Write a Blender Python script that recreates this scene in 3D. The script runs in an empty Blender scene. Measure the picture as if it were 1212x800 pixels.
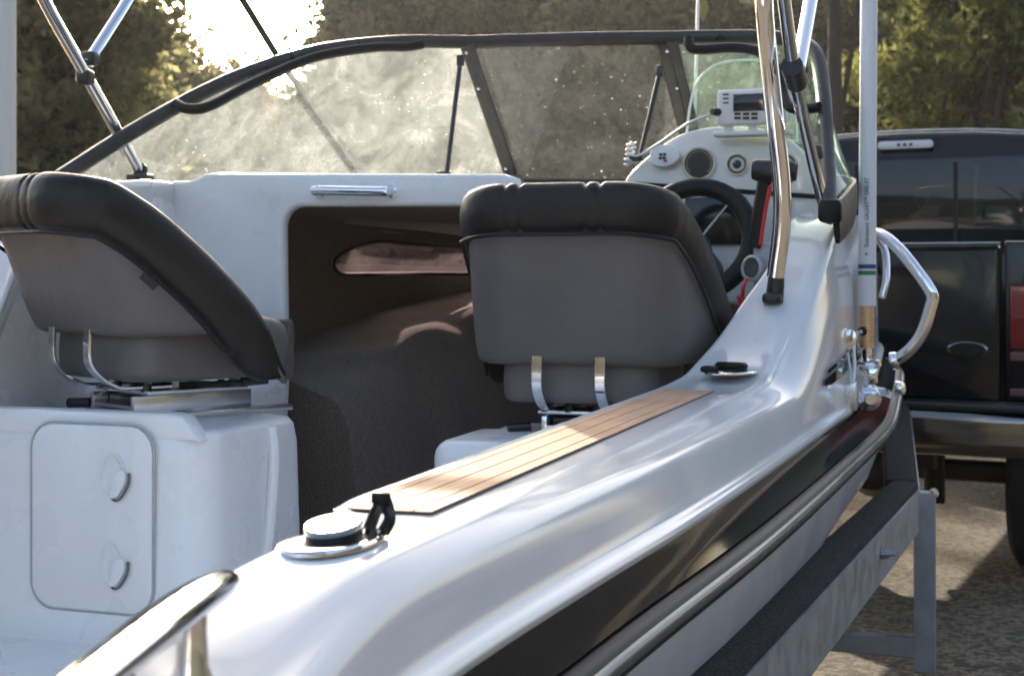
import bpy, bmesh, math, random
from mathutils import Vector, Matrix
random.seed(7)
V = Vector
sc = bpy.context.scene
col = sc.collection
rad = math.radians

# ------------------------------------------------------------------ camera frame (used to measure real positions)
CAM = V((1.15, 0.0, 1.28)); TH = rad(18.5); FPX = 1683.0
FW = V((-math.sin(TH), math.cos(TH), 0)); RT = V((math.cos(TH), math.sin(TH), 0)); UP = V((0, 0, 1))
def P(px, py, Y=None, X=None, Z=None, d=None):
    r = FW + RT * ((px - 606) / FPX) + UP * ((320 - py) / FPX)
    if d is None:
        if Y is not None: d = (Y - CAM.y) / r.y
        elif X is not None: d = (X - CAM.x) / r.x
        else: d = (Z - CAM.z) / r.z
    return CAM + r * d

# ------------------------------------------------------------------ object helpers
WM = {}
def tag(o, label=None, cat=None, group=None, kind=None):
    if label: o['label'] = label
    if cat: o['category'] = cat
    if group: o['group'] = group
    if kind: o['kind'] = kind
    return o
def thing(name, label, cat, loc=(0, 0, 0), rz=0.0, group=None):
    o = bpy.data.objects.new(name, None); col.objects.link(o)
    o.location = loc; o.rotation_euler = (0, 0, rz)
    o.empty_display_size = 0.2
    WM[o.name] = Matrix.Translation(loc) @ Matrix.Rotation(rz, 4, 'Z')
    return tag(o, label, cat, group)
def obj(name, bm, mats, parent=None, sharp=35, label=None, sub=0, world=True, smooth=True):
    if parent is not None and world:
        bm.transform(WM[parent.name].inverted())
    me = bpy.data.meshes.new(name)
    bmesh.ops.recalc_face_normals(bm, faces=bm.faces[:])
    bm.to_mesh(me); bm.free()
    if not isinstance(mats, (list, tuple)): mats = [mats]
    for m in mats: me.materials.append(m)
    if smooth:
        me.polygons.foreach_set('use_smooth', [True] * len(me.polygons))
        if sharp < 180: me.set_sharp_from_angle(angle=rad(sharp))
    o = bpy.data.objects.new(name, me); col.objects.link(o)
    if parent is not None:
        o.parent = parent; WM[o.name] = WM[parent.name]
    else: WM[o.name] = Matrix.Identity(4)
    if sub:
        s = o.modifiers.new('sub', 'SUBSURF'); s.levels = sub; s.render_levels = sub
    if label: o['label'] = label
    return o
NB = bmesh.new
def join(bm, t, mi=0):
    for f in t.faces: f.material_index = mi
    me = bpy.data.meshes.new('tmp'); t.to_mesh(me); t.free(); bm.from_mesh(me); bpy.data.meshes.remove(me)
def bx(bm, c, s, R=None, bev=0.0, seg=2, mi=0):
    t = NB(); bmesh.ops.create_cube(t, size=1.0)
    bmesh.ops.scale(t, vec=V(s), verts=t.verts[:])
    if bev > 0: bmesh.ops.bevel(t, geom=t.edges[:], offset=min(bev, min(s) * .49), segments=seg, profile=.5, affect='EDGES')
    M = Matrix.Translation(V(c))
    if R is not None: M = M @ R.to_4x4()
    t.transform(M); join(bm, t, mi)
def crv(pts, n=8, closed=False):
    pts = [V(p) for p in pts]; out = []; L = len(pts)
    if L < 3: return pts
    rng = range(L if closed else L - 1)
    for i in rng:
        p1 = pts[i]; p2 = pts[(i + 1) % L]
        p0 = pts[(i - 1) % L] if (closed or i > 0) else p1 * 2 - p2
        p3 = pts[(i + 2) % L] if (closed or i < L - 2) else p2 * 2 - p1
        for k in range(n):
            t = k / n
            out.append(.5 * ((2 * p1) + (p2 - p0) * t + (2 * p0 - 5 * p1 + 4 * p2 - p3) * t * t + (3 * p1 - p0 - 3 * p2 + p3) * t ** 3))
    if not closed: out.append(pts[-1])
    return out
def sweep(bm, pts, section, closed=False, mi=0, up=None, caps=True):
    """section(i, t) -> list of (a, b) offsets along side / up axes"""
    pts = [V(p) for p in pts]; n = len(pts); rings = []
    prev = None
    for i, p in enumerate(pts):
        a = pts[(i - 1) % n] if (closed or i > 0) else p
        b = pts[(i + 1) % n] if (closed or i < n - 1) else p
        T = (b - a).normalized()
        if up is not None:
            S = T.cross(V(up)).normalized()
        else:
            if prev is None:
                h = UP if abs(T.z) < .9 else V((1, 0, 0))
                S = T.cross(h).normalized()
            else:
                S = (prev - T * prev.dot(T)).normalized()
        prev = S
        U = S.cross(T)
        rings.append([bm.verts.new(p + S * x + U * y) for x, y in section(i, i / max(1, n - 1))])
    m = len(rings[0])
    for i in range(n if closed else n - 1):
        A, B = rings[i], rings[(i + 1) % n]
        for k in range(m):
            f = bm.faces.new((A[k], A[(k + 1) % m], B[(k + 1) % m], B[k])); f.material_index = mi
    if caps and not closed:
        for rg in (rings[0], rings[-1]):
            f = bm.faces.new(rg); f.material_index = mi
def circ(r, n=12, sx=1, sy=1):
    return [(r * sx * math.cos(2 * math.pi * k / n), r * sy * math.sin(2 * math.pi * k / n)) for k in range(n)]
def tube(bm, pts, r, n=12, closed=False, mi=0):
    if isinstance(r, (int, float)): sweep(bm, pts, lambda i, t: circ(r, n), closed, mi)
    else: sweep(bm, pts, lambda i, t: circ(r[i] if len(r) == len(pts) else r[0] + (r[-1] - r[0]) * t, n), closed, mi)
def flatbar(bm, pts, w, h, up, mi=0):
    e = min(w, h) * .2
    sec = [(-w / 2, -h / 2 + e), (-w / 2 + e, -h / 2), (w / 2 - e, -h / 2), (w / 2, -h / 2 + e), (w / 2, h / 2 - e), (w / 2 - e, h / 2), (-w / 2 + e, h / 2), (-w / 2, h / 2 - e)]
    sweep(bm, pts, lambda i, t: sec, up=up, mi=mi)
def lathe(bm, prof, M, n=28, mi=0):
    rings = []
    for r, z in prof:
        if r < 1e-6: rings.append([bm.verts.new(M @ V((0, 0, z)))])
        else: rings.append([bm.verts.new(M @ V((r * math.cos(2 * math.pi * k / n), r * math.sin(2 * math.pi * k / n), z))) for k in range(n)])
    for A, B in zip(rings, rings[1:]):
        for k in range(n):
            q = (k + 1) % n
            if len(A) == 1 and len(B) == 1: continue
            if len(A) == 1: f = bm.faces.new((A[0], B[k], B[q]))
            elif len(B) == 1: f = bm.faces.new((A[k], A[q], B[0]))
            else: f = bm.faces.new((A[k], A[q], B[q], B[k]))
            f.material_index = mi
def axis(p, d, roll=0):
    d = V(d).normalized(); q = V((0, 0, 1)).rotation_difference(d)
    return Matrix.Translation(V(p)) @ q.to_matrix().to_4x4() @ Matrix.Rotation(roll, 4, 'Z')
def grid(bm, rows, mi=0, skip=None, closed=False):
    vs = [[bm.verts.new(V(p)) for p in r] for r in rows]
    for i in range(len(vs) - 1):
        for k in range(len(vs[0]) - (0 if closed else 1)):
            q = (k + 1) % len(vs[0])
            qd = (vs[i][k], vs[i][q], vs[i + 1][q], vs[i + 1][k])
            if skip and skip(sum((v.co for v in qd), V()) / 4): continue
            f = bm.faces.new(qd); f.material_index = mi
    return vs
def prism(bm, pts, vec, bev=0.0, seg=3, mi=0):
    t = NB(); vs = [t.verts.new(V(p)) for p in pts]; f = t.faces.new(vs)
    ex = bmesh.ops.extrude_face_region(t, geom=[f])
    bmesh.ops.translate(t, vec=V(vec), verts=[g for g in ex['geom'] if isinstance(g, bmesh.types.BMVert)])
    bmesh.ops.recalc_face_normals(t, faces=t.faces[:])
    if bev > 0:
        big = [fc for fc in t.faces if len(fc.verts) == len(pts)]
        es = list({e for fc in big for e in fc.edges})
        bmesh.ops.bevel(t, geom=es, offset=bev, segments=seg, profile=.5, affect='EDGES')
    join(bm, t, mi)
def rrect(x0, x1, y0, y1, r, n=6):
    out = []
    for cx, cy, a in ((x1 - r, y1 - r, 0), (x0 + r, y1 - r, 90), (x0 + r, y0 + r, 180), (x1 - r, y0 + r, 270)):
        for k in range(n + 1):
            t = rad(a + 90 * k / n); out.append((cx + r * math.cos(t), cy + r * math.sin(t)))
    return out
def fn(tab):
    xs = [t[0] for t in tab]; ys = [t[1] for t in tab]; n = len(xs)
    dl = [(ys[i + 1] - ys[i]) / (xs[i + 1] - xs[i]) for i in range(n - 1)]
    ms = [dl[0]] + [0 if dl[i - 1] * dl[i] <= 0 else 2 * dl[i - 1] * dl[i] / (dl[i - 1] + dl[i]) for i in range(1, n - 1)] + [dl[-1]]
    def f(x):
        if x <= xs[0]: return ys[0]
        if x >= xs[-1]: return ys[-1]
        i = max(k for k in range(n - 1) if xs[k] <= x); h = xs[i + 1] - xs[i]; t = (x - xs[i]) / h
        return (2*t**3 - 3*t*t + 1) * ys[i] + (t**3 - 2*t*t + t) * h * ms[i] + (3*t*t - 2*t**3) * ys[i+1] + (t**3 - t*t) * h * ms[i+1]
    return f

# ------------------------------------------------------------------ materials
def mat(name, base, rough=.5, metal=0.0, coat=0.0, spec=.5, noise=None, bump=None, rnoise=None, sheen=0.0, trans=None):
    """noise=(scale, colour2, contrast lo, hi); bump=(scale, strength, dist); rnoise=(scale, amount)"""
    m = bpy.data.materials.new(name); m.use_nodes = True; nt = m.node_tree; N = nt.nodes; L = nt.links
    b = N['Principled BSDF']
    b.inputs['Base Color'].default_value = (*base, 1); b.inputs['Roughness'].default_value = rough
    b.inputs['Metallic'].default_value = metal; b.inputs['Coat Weight'].default_value = coat
    b.inputs['Coat Roughness'].default_value = .03
    b.inputs['Specular IOR Level'].default_value = spec; b.inputs['Sheen Weight'].default_value = sheen
    tc = N.new('ShaderNodeTexCoord')
    def nz(scale, det=6, st=None):
        t = N.new('ShaderNodeTexNoise'); t.inputs['Scale'].default_value = scale; t.inputs['Detail'].default_value = det
        if st:
            mp = N.new('ShaderNodeMapping'); mp.inputs['Scale'].default_value = st
            L.new(tc.outputs['Object'], mp.inputs['Vector']); L.new(mp.outputs['Vector'], t.inputs['Vector'])
        else: L.new(tc.outputs['Object'], t.inputs['Vector'])
        return t
    if noise:
        t = nz(noise[0], st=noise[4] if len(noise) > 4 else None)
        r = N.new('ShaderNodeMapRange'); r.inputs[1].default_value = noise[2]; r.inputs[2].default_value = noise[3]
        L.new(t.outputs['Fac'], r.inputs[0])
        mx = N.new('ShaderNodeMix'); mx.data_type = 'RGBA'
        mx.inputs[6].default_value = (*base, 1); mx.inputs[7].default_value = (*noise[1], 1)
        L.new(r.outputs[0], mx.inputs[0]); L.new(mx.outputs[2], b.inputs['Base Color'])
    if rnoise:
        t = nz(rnoise[0]); r = N.new('ShaderNodeMapRange'); r.inputs[1].default_value = .3; r.inputs[2].default_value = .7
        r.inputs[3].default_value = max(0, rough - rnoise[1]); r.inputs[4].default_value = rough + rnoise[1]
        L.new(t.outputs['Fac'], r.inputs[0]); L.new(r.outputs[0], b.inputs['Roughness'])
    if bump:
        t = nz(bump[0], 12); bp = N.new('ShaderNodeBump'); bp.inputs['Strength'].default_value = bump[1]; bp.inputs['Distance'].default_value = bump[2]
        L.new(t.outputs['Fac'], bp.inputs['Height']); L.new(bp.outputs['Normal'], b.inputs['Normal'])
    return m
M = {}
M['gel'] = mat('white_gelcoat', (.72, .71, .69), .12, coat=.15, noise=(3.0, (.68, .67, .65), .45, .75), rnoise=(9, .04))
M['gelin'] = mat('white_liner', (.80, .785, .76), .30, noise=(5.0, (.70, .685, .66), .5, .8, (1, 1, .25)), rnoise=(12, .08))
M['hullw'] = mat('white_hull', (.72, .735, .76), .2, coat=.3, noise=(4, (.62, .63, .64), .5, .8), rnoise=(6, .06))
M['black'] = mat('black_gelcoat', (.006, .006, .006), .06, spec=.4, rnoise=(8, .02))
M['rubber'] = mat('black_rubber', (.010, .0095, .0095), .42, spec=.22)
M['chrome'] = mat('polished_steel', (.82, .83, .85), .07, metal=1, rnoise=(25, .04))
M['chrome2'] = mat('dull_bumper_chrome', (.24, .228, .205), .16, metal=1, rnoise=(6, .05))
M['railgrey'] = mat('grey_rail_insert', (.11, .117, .125), .22, metal=.4, rnoise=(5, .06))
M['alu'] = mat('anodised_aluminium', (.70, .72, .75), .2, metal=1, rnoise=(20, .07))
M['galv'] = mat('mill_aluminium', (.40, .41, .43), .42, metal=.6, noise=(14, (.31, .32, .34), .4, .7), rnoise=(22, .12), bump=(60, .1, .003))
M['vgrey'] = mat('grey_vinyl', (.125, .111, .104), .5, noise=(3.5, (.092, .081, .075), .4, .7), bump=(14, .45, .010), rnoise=(6, .08))
M['vblack'] = mat('black_vinyl', (.009, .0072, .0066), .42, spec=.32, noise=(4, (.016, .013, .0115), .4, .7), bump=(20, .42, .009), rnoise=(8, .1))
M['carpet'] = mat('brown_grey_carpet', (.21, .155, .115), .95, noise=(200, (.085, .062, .046), .4, .62), bump=(320, .9, .006), sheen=.25)
M['bunk'] = mat('charcoal_carpet', (.030, .030, .032), .97, noise=(140, (.006, .006, .007), .42, .6), bump=(200, 1, .008))
M['plastic'] = mat('black_plastic', (.015, .015, .016), .35, rnoise=(40, .1))
M['frame'] = mat('black_frame', (.02, .019, .018), .38, rnoise=(20, .12), noise=(18, (.04, .038, .034), .5, .75))
M['wplastic'] = mat('white_plastic', (.74, .74, .72), .4, rnoise=(30, .08))
M['screen'] = mat('dark_screen', (.012, .015, .015), .12)
M['gface'] = mat('gauge_face', (.02, .02, .02), .2)
M['greyp'] = mat('grey_plastic', (.38, .39, .40), .35)
M['red'] = mat('red_plastic', (.55, .03, .025), .4)
M['rubred'] = mat('red_cord', (.5, .02, .03), .5)
M['lgap'] = mat('grey_gap_shade', (.12, .125, .13), .5)
M['brass'] = mat('bare_copper', (.72, .48, .28), .35, metal=.7, rnoise=(60, .1))
M['blue'] = mat('blue_band', (.03, .05, .22), .4)
M['green'] = mat('green_band', (.03, .22, .08), .4)
M['ink'] = mat('black_ink', (.01, .01, .012), .5)
M['fibre'] = mat('white_fibreglass', (.74, .75, .77), .3, rnoise=(10, .08))
M['paint'] = mat('black_car_paint', (.005, .0055, .0065), .12, spec=.3, coat=.12, rnoise=(5, .03))
M['tint'] = mat('tinted_car_glass', (.008, .011, .014), .04, spec=.45)
M['tyre'] = mat('tyre_rubber', (.02, .02, .02), .8, bump=(90, .4, .01))
M['lamp'] = mat('red_lens', (.17, .008, .008), .12, coat=.5)
M['lampr'] = mat('pink_lens', (.16, .07, .07), .15)
M['lampw'] = mat('clear_lens', (.6, .6, .6), .12, coat=.5)
M['bark'] = mat('bark', (.055, .042, .032), .9, bump=(12, 1, .05))
M['pole'] = mat('weathered_pole', (.55, .55, .53), .5)

# decking with grain
def teak():
    m = mat('teak_decking', (.50, .36, .225), .7, spec=.15); nt = m.node_tree; N = nt.nodes; L = nt.links; b = N['Principled BSDF']
    tc = N.new('ShaderNodeTexCoord'); mp = N.new('ShaderNodeMapping'); mp.inputs['Scale'].default_value = (160, 5, 30)
    t = N.new('ShaderNodeTexNoise'); t.inputs['Scale'].default_value = 1; t.inputs['Detail'].default_value = 5
    L.new(tc.outputs['Object'], mp.inputs[0]); L.new(mp.outputs[0], t.inputs['Vector'])
    t2 = N.new('ShaderNodeTexNoise'); t2.inputs['Scale'].default_value = 7; t2.inputs['Detail'].default_value = 6
    L.new(tc.outputs['Object'], t2.inputs['Vector'])
    ad = N.new('ShaderNodeMath'); ad.operation = 'ADD'; L.new(t.outputs['Fac'], ad.inputs[0]); L.new(t2.outputs['Fac'], ad.inputs[1])
    r = N.new('ShaderNodeMapRange'); r.inputs[1].default_value = .75; r.inputs[2].default_value = 1.25; L.new(ad.outputs[0], r.inputs[0])
    mx = N.new('ShaderNodeMix'); mx.data_type = 'RGBA'; mx.inputs[6].default_value = (.56, .355, .225, 1); mx.inputs[7].default_value = (.40, .245, .15, 1)
    L.new(r.outputs[0], mx.inputs[0]); L.new(mx.outputs[2], b.inputs['Base Color'])
    bp = N.new('ShaderNodeBump'); bp.inputs['Strength'].default_value = .25; bp.inputs['Distance'].default_value = .001
    L.new(t.outputs['Fac'], bp.inputs['Height']); L.new(bp.outputs[0], b.inputs['Normal'])
    return m
M['teak'] = teak()

def glass(name, tint, dirt, dirtcol, spots=True, lo=.42, hi=.8, refl=1.0):
    m = bpy.data.materials.new(name); m.use_nodes = True; nt = m.node_tree; N = nt.nodes; L = nt.links
    N.remove(N['Principled BSDF']); out = N['Material Output']
    tr = N.new('ShaderNodeBsdfTransparent'); tr.inputs[0].default_value = (*tint, 1)
    gl = N.new('ShaderNodeBsdfGlossy'); gl.inputs['Roughness'].default_value = .02
    lw = N.new('ShaderNodeLayerWeight'); lw.inputs[0].default_value = .5
    p5 = N.new('ShaderNodeMath'); p5.operation = 'POWER'; p5.inputs[1].default_value = 5; L.new(lw.outputs['Facing'], p5.inputs[0])
    fr = N.new('ShaderNodeMath'); fr.operation = 'MULTIPLY_ADD'; fr.inputs[1].default_value = .9; fr.inputs[2].default_value = .06; L.new(p5.outputs[0], fr.inputs[0])
    m1 = N.new('ShaderNodeMixShader'); L.new(fr.outputs[0], m1.inputs[0]); L.new(tr.outputs[0], m1.inputs[1]); L.new(gl.outputs[0], m1.inputs[2])
    tl = N.new('ShaderNodeBsdfTranslucent'); tl.inputs[0].default_value = (*dirtcol, 1)
    df = N.new('ShaderNodeBsdfDiffuse'); df.inputs[0].default_value = (*dirtcol, 1)
    md = N.new('ShaderNodeMixShader'); md.inputs[0].default_value = .3; L.new(tl.outputs[0], md.inputs[1]); L.new(df.outputs[0], md.inputs[2])
    tc = N.new('ShaderNodeTexCoord')
    a = N.new('ShaderNodeTexNoise'); a.inputs['Scale'].default_value = 7; a.inputs['Detail'].default_value = 12; a.inputs['Roughness'].default_value = .78; a.inputs['Distortion'].default_value = .5
    L.new(tc.outputs['Object'], a.inputs['Vector'])
    ra = N.new('ShaderNodeMapRange'); ra.inputs[1].default_value = lo; ra.inputs[2].default_value = hi; ra.inputs[3].default_value = dirt * .25; ra.inputs[4].default_value = dirt
    L.new(a.outputs['Fac'], ra.inputs[0])
    fac = ra.outputs[0]
    if spots:
        vo = N.new('ShaderNodeTexVoronoi'); vo.inputs['Scale'].default_value = 75; L.new(tc.outputs['Object'], vo.inputs['Vector'])
        wn = N.new('ShaderNodeTexWhiteNoise'); L.new(vo.outputs['Position'], wn.inputs['Vector'])
        pw = N.new('ShaderNodeMath'); pw.operation = 'POWER'; pw.inputs[1].default_value = 3; L.new(wn.outputs['Value'], pw.inputs[0])
        sz = N.new('ShaderNodeMath'); sz.operation = 'MULTIPLY'; sz.inputs[1].default_value = .20; L.new(pw.outputs[0], sz.inputs[0])
        lt = N.new('ShaderNodeMath'); lt.operation = 'LESS_THAN'; L.new(vo.outputs['Distance'], lt.inputs[0]); L.new(sz.outputs[0], lt.inputs[1])
        big = N.new('ShaderNodeTexNoise'); big.inputs['Scale'].default_value = 5; L.new(tc.outputs['Object'], big.inputs['Vector'])
        rb = N.new('ShaderNodeMapRange'); rb.inputs[1].default_value = .4; rb.inputs[2].default_value = .65; rb.inputs[3].default_value = .12; rb.inputs[4].default_value = .95
        L.new(big.outputs['Fac'], rb.inputs[0])
        mu = N.new('ShaderNodeMath'); mu.operation = 'MULTIPLY'; L.new(lt.outputs[0], mu.inputs[0]); L.new(rb.outputs[0], mu.inputs[1])
        mxx = N.new('ShaderNodeMath'); mxx.operation = 'MAXIMUM'; L.new(fac, mxx.inputs[0]); L.new(mu.outputs[0], mxx.inputs[1]); fac = mxx.outputs[0]
    m2 = N.new('ShaderNodeMixShader'); L.new(fac, m2.inputs[0]); L.new(m1.outputs[0], m2.inputs[1]); L.new(md.outputs[0], m2.inputs[2])
    L.new(m2.outputs[0], out.inputs['Surface'])
    return m
M['glass_side'] = glass('salt_stained_windscreen', (.88, .92, .89), .46, (.75, .79, .74), lo=.38, hi=.74)
M['glass'] = glass('dusty_windscreen', (.84, .88, .85), .085, (.75, .78, .74))
M['glass_green'] = glass('green_tinted_windscreen', (.68, .86, .76), .16, (.62, .78, .68))
M['glass_clear'] = glass('clear_visor', (.90, .94, .91), .12, (.7, .78, .72), spots=False)
M['glass_pink'] = glass('smoked_acrylic', (.62, .48, .52), .22, (.55, .42, .46), spots=False)

def leafmat(name, c1, c2, tl=.5):
    m = bpy.data.materials.new(name); m.use_nodes = True; nt = m.node_tree; N = nt.nodes; L = nt.links
    N.remove(N['Principled BSDF']); out = N['Material Output']
    tc = N.new('ShaderNodeTexCoord'); t = N.new('ShaderNodeTexNoise'); t.inputs['Scale'].default_value = 1.1; t.inputs['Detail'].default_value = 4
    L.new(tc.outputs['Object'], t.inputs['Vector'])
    r = N.new('ShaderNodeMapRange'); r.inputs[1].default_value = .44; r.inputs[2].default_value = .60; L.new(t.outputs['Fac'], r.inputs[0])
    mx = N.new('ShaderNodeMix'); mx.data_type = 'RGBA'; mx.inputs[6].default_value = (*c1, 1); mx.inputs[7].default_value = (*c2, 1); L.new(r.outputs[0], mx.inputs[0])
    d = N.new('ShaderNodeBsdfDiffuse'); x = N.new('ShaderNodeBsdfTranslucent'); L.new(mx.outputs[2], d.inputs[0]); L.new(mx.outputs[2], x.inputs[0])
    s = N.new('ShaderNodeMixShader'); s.inputs[0].default_value = tl; L.new(d.outputs[0], s.inputs[1]); L.new(x.outputs[0], s.inputs[2]); L.new(s.outputs[0], out.inputs['Surface'])
    return m
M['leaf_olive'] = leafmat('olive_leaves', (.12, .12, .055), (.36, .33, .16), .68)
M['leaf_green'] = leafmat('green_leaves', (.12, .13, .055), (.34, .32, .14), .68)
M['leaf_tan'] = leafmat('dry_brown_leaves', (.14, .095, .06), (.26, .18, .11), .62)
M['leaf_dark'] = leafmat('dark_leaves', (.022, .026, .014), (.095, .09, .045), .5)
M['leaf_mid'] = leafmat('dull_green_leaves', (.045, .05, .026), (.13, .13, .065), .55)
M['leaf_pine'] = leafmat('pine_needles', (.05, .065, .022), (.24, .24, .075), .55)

# ------------------------------------------------------------------ ground, hillside
def ground_mat():
    m = mat('gravel_ground', (.18, .14, .09), .95); nt = m.node_tree; N = nt.nodes; L = nt.links; b = N['Principled BSDF']
    tc = N.new('ShaderNodeTexCoord')
    v = N.new('ShaderNodeTexVoronoi'); v.inputs['Scale'].default_value = 55; L.new(tc.outputs['Object'], v.inputs['Vector'])
    n = N.new('ShaderNodeTexNoise'); n.inputs['Scale'].default_value = 2.2; n.inputs['Detail'].default_value = 10; n.inputs['Roughness'].default_value = .7; L.new(tc.outputs['Object'], n.inputs['Vector'])
    sp = N.new('ShaderNodeSeparateColor'); L.new(v.outputs['Color'], sp.inputs[0])
    ad = N.new('ShaderNodeMath'); ad.operation = 'MULTIPLY_ADD'; ad.inputs[1].default_value = .6; L.new(sp.outputs[0], ad.inputs[0]); L.new(n.outputs['Fac'], ad.inputs[2])
    cr = N.new('ShaderNodeValToRGB'); L.new(ad.outputs[0], cr.inputs[0])
    cr.color_ramp.elements[0].position = .35; cr.color_ramp.elements[0].color = (.042, .032, .020, 1)
    cr.color_ramp.elements[1].position = 1.0; cr.color_ramp.elements[1].color = (.23, .185, .122, 1)
    e = cr.color_ramp.elements.new(.68); e.color = (.092, .071, .044, 1)
    L.new(cr.outputs[0], b.inputs['Base Color'])
    bp = N.new('ShaderNodeBump'); bp.inputs['Strength'].default_value = .8; bp.inputs['Distance'].default_value = .02
    L.new(ad.outputs[0], bp.inputs['Height']); L.new(bp.outputs[0], b.inputs['Normal'])
    return m
bm = NB(); grid(bm, [[(-600 + 60 * i, -500 + 60 * j, 0) for i in range(21)] for j in range(21)])
tag(obj('ground', bm, ground_mat()), kind='structure')
M['hill'] = mat('scrubby_hill', (.04, .042, .028), .95, noise=(.35, (.07, .064, .044), .45, .62), bump=(1.2, 1, .6))
bm = NB(); rows = []
for j in range(26):
    row = []
    for i in range(61):
        px = -700 + 45 * i; dd = 60 + 4 * j
        p = P(px, 320, d=dd)
        prof = max(0, min(1, (px - 150) / 420.0)); prof = prof * prof * (3 - 2 * prof)
        h = (2 + 33 * prof) * math.sin(min(1, j / 20) * math.pi / 2) + 1.2 * math.sin(px * .021 + j) + .8 * math.sin(px * .05 - j * 1.7)
        row.append((p.x, p.y, h - 1.0 if j else -.6))
    rows.append(row)
grid(bm, rows)
rows = []  # unseen hill behind and beside the camera, added to cut low sky light
for j in range(14):
    row = []
    for i in range(49):
        an = rad(48 + (i / 48) * 236); dd = 26 + 2.4 * j
        x, y = CAM.x + dd * math.sin(an), CAM.y + dd * math.cos(an)
        row.append((x, y, ((15 if i < 18 else max(6.5, 15 - (i - 18) * 1.2)) * math.sin(min(1, j / 11) * math.pi / 2) + 1.6 * math.sin(i * .9 + j) * min(1, j / 4)) - (.5 if j == 0 else 0)))
    rows.append(row)
grid(bm, rows); tag(obj('hillside', bm, M['hill'], sharp=180), kind='structure')

# ------------------------------------------------------------------ trees
def tree(name, label, px, d, height, rx, z0, mt, ncl=60, nl=70, leaf=.16, group='trees behind the boat', spread=.5, seed=1, trunk_r=.16, pine=False):
    rnd = random.Random(seed)
    b = P(px, 320, d=d); base = V((b.x, b.y, 0))
    root = thing(name, label, 'tree', base, group=group)
    cz = (height + z0) / 2; rz = (height - z0) / 2
    cl = []
    for _ in range(ncl):
        while True:
            p = V((rnd.uniform(-1, 1), rnd.uniform(-1, 1), rnd.uniform(-1, 1)))
            if .25 < p.length < 1: break
        k = 1.0
        if pine: k = .45 + .55 * (1 - (p.z + 1) / 2)
        cl.append(V((p.x * rx * k, p.y * rx * k, cz + p.z * rz)))
    vs = []; fs = []
    for c in cl:
        s = spread * rnd.uniform(.6, 1.25)
        for _ in range(int(nl * rnd.uniform(.6, 1.3))):
            o = c + V((rnd.gauss(0, s), rnd.gauss(0, s), rnd.gauss(0, s * (.45 if pine else .7))))
            a = V((rnd.gauss(0, 1), rnd.gauss(0, 1), rnd.gauss(0, 1))).normalized()
            h = a.orthogonal().normalized(); w = leaf * rnd.uniform(.5, 1.2)
            h = (Matrix.Rotation(rnd.uniform(0, 6.28), 3, a) @ h) * w; g = a.cross(h).normalized() * w * (.3 if pine else .55)
            i = len(vs); vs += [o - h, o + g, o + h, o - g]; fs.append((i, i + 1, i + 2, i + 3))
    me = bpy.data.meshes.new('crown'); me.from_pydata([tuple(v) for v in vs], [], fs); me.materials.append(mt)
    o = bpy.data.objects.new('crown', me); col.objects.link(o); o.parent = root
    bm = NB(); lean = V((rnd.uniform(-.4, .4), rnd.uniform(-.4, .4), 0))
    top = V((0, 0, cz + rz * .5)) + lean
    tp = crv([(0, 0, -.2), V((0, 0, z0 * .6)) + lean * .3, V((0, 0, cz)) + lean * .6, top], 5)
    tube(bm, tp, [trunk_r * (1 - .85 * i / (len(tp) - 1)) for i in range(len(tp))], 9)
    for c in cl[::3]:
        s = tp[min(len(tp) - 1, rnd.randint(5, len(tp) - 3))]
        mid = (s + c) / 2 + V((0, 0, rnd.uniform(-.2, .3)))
        tube(bm, crv([s, mid, c], 3), [trunk_r * .33, .012], 6)
    obj('trunk', bm, M['bark'], root, world=False)
    return root
T = tree
T('broadleaf_tree', 'tall olive green leafy tree at the far left behind the pale post', 30, 15, 6.4, 1.45, .8, M['leaf_olive'], 280, 130, .08, seed=1, spread=.26)
T('broadleaf_tree', 'green leafy tree behind the crossed canopy poles, left of the bright sky', 88, 18, 5.4, .95, .6, M['leaf_green'], 280, 130, .075, seed=2, spread=.22)
T('broadleaf_tree', 'low yellow green tree below the bright gap of sky', 196, 24, 5.3, 1.0, .3, M['leaf_olive'], 260, 120, .085, seed=3, spread=.24)
T('broadleaf_tree', 'small dry brown tree right under the brightest sky', 262, 27, 5.3, 1.0, .3, M['leaf_tan'], 240, 110, .085, seed=4, spread=.22)
T('broadleaf_tree', 'low bushy tree seen through the stained left window pane', 322, 30, 5.1, 1.4, .2, M['leaf_olive'], 220, 100, .11, seed=16, spread=.28)
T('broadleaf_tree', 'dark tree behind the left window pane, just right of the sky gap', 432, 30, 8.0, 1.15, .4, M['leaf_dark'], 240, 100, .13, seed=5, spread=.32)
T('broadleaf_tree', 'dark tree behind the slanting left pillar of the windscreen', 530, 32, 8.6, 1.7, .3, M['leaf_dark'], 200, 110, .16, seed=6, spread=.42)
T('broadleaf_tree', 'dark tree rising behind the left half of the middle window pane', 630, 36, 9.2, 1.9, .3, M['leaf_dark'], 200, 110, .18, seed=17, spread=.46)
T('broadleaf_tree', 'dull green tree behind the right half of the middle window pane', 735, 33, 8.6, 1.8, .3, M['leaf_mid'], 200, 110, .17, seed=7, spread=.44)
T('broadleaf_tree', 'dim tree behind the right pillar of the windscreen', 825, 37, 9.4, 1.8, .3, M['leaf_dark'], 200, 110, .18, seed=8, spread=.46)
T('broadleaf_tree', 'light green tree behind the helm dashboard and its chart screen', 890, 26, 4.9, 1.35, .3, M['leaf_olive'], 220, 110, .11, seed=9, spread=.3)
T('broadleaf_tree', 'dark tree behind the thick canopy pole', 930, 38, 9.4, 1.7, .3, M['leaf_dark'], 200, 110, .18, seed=18, spread=.46)
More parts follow.
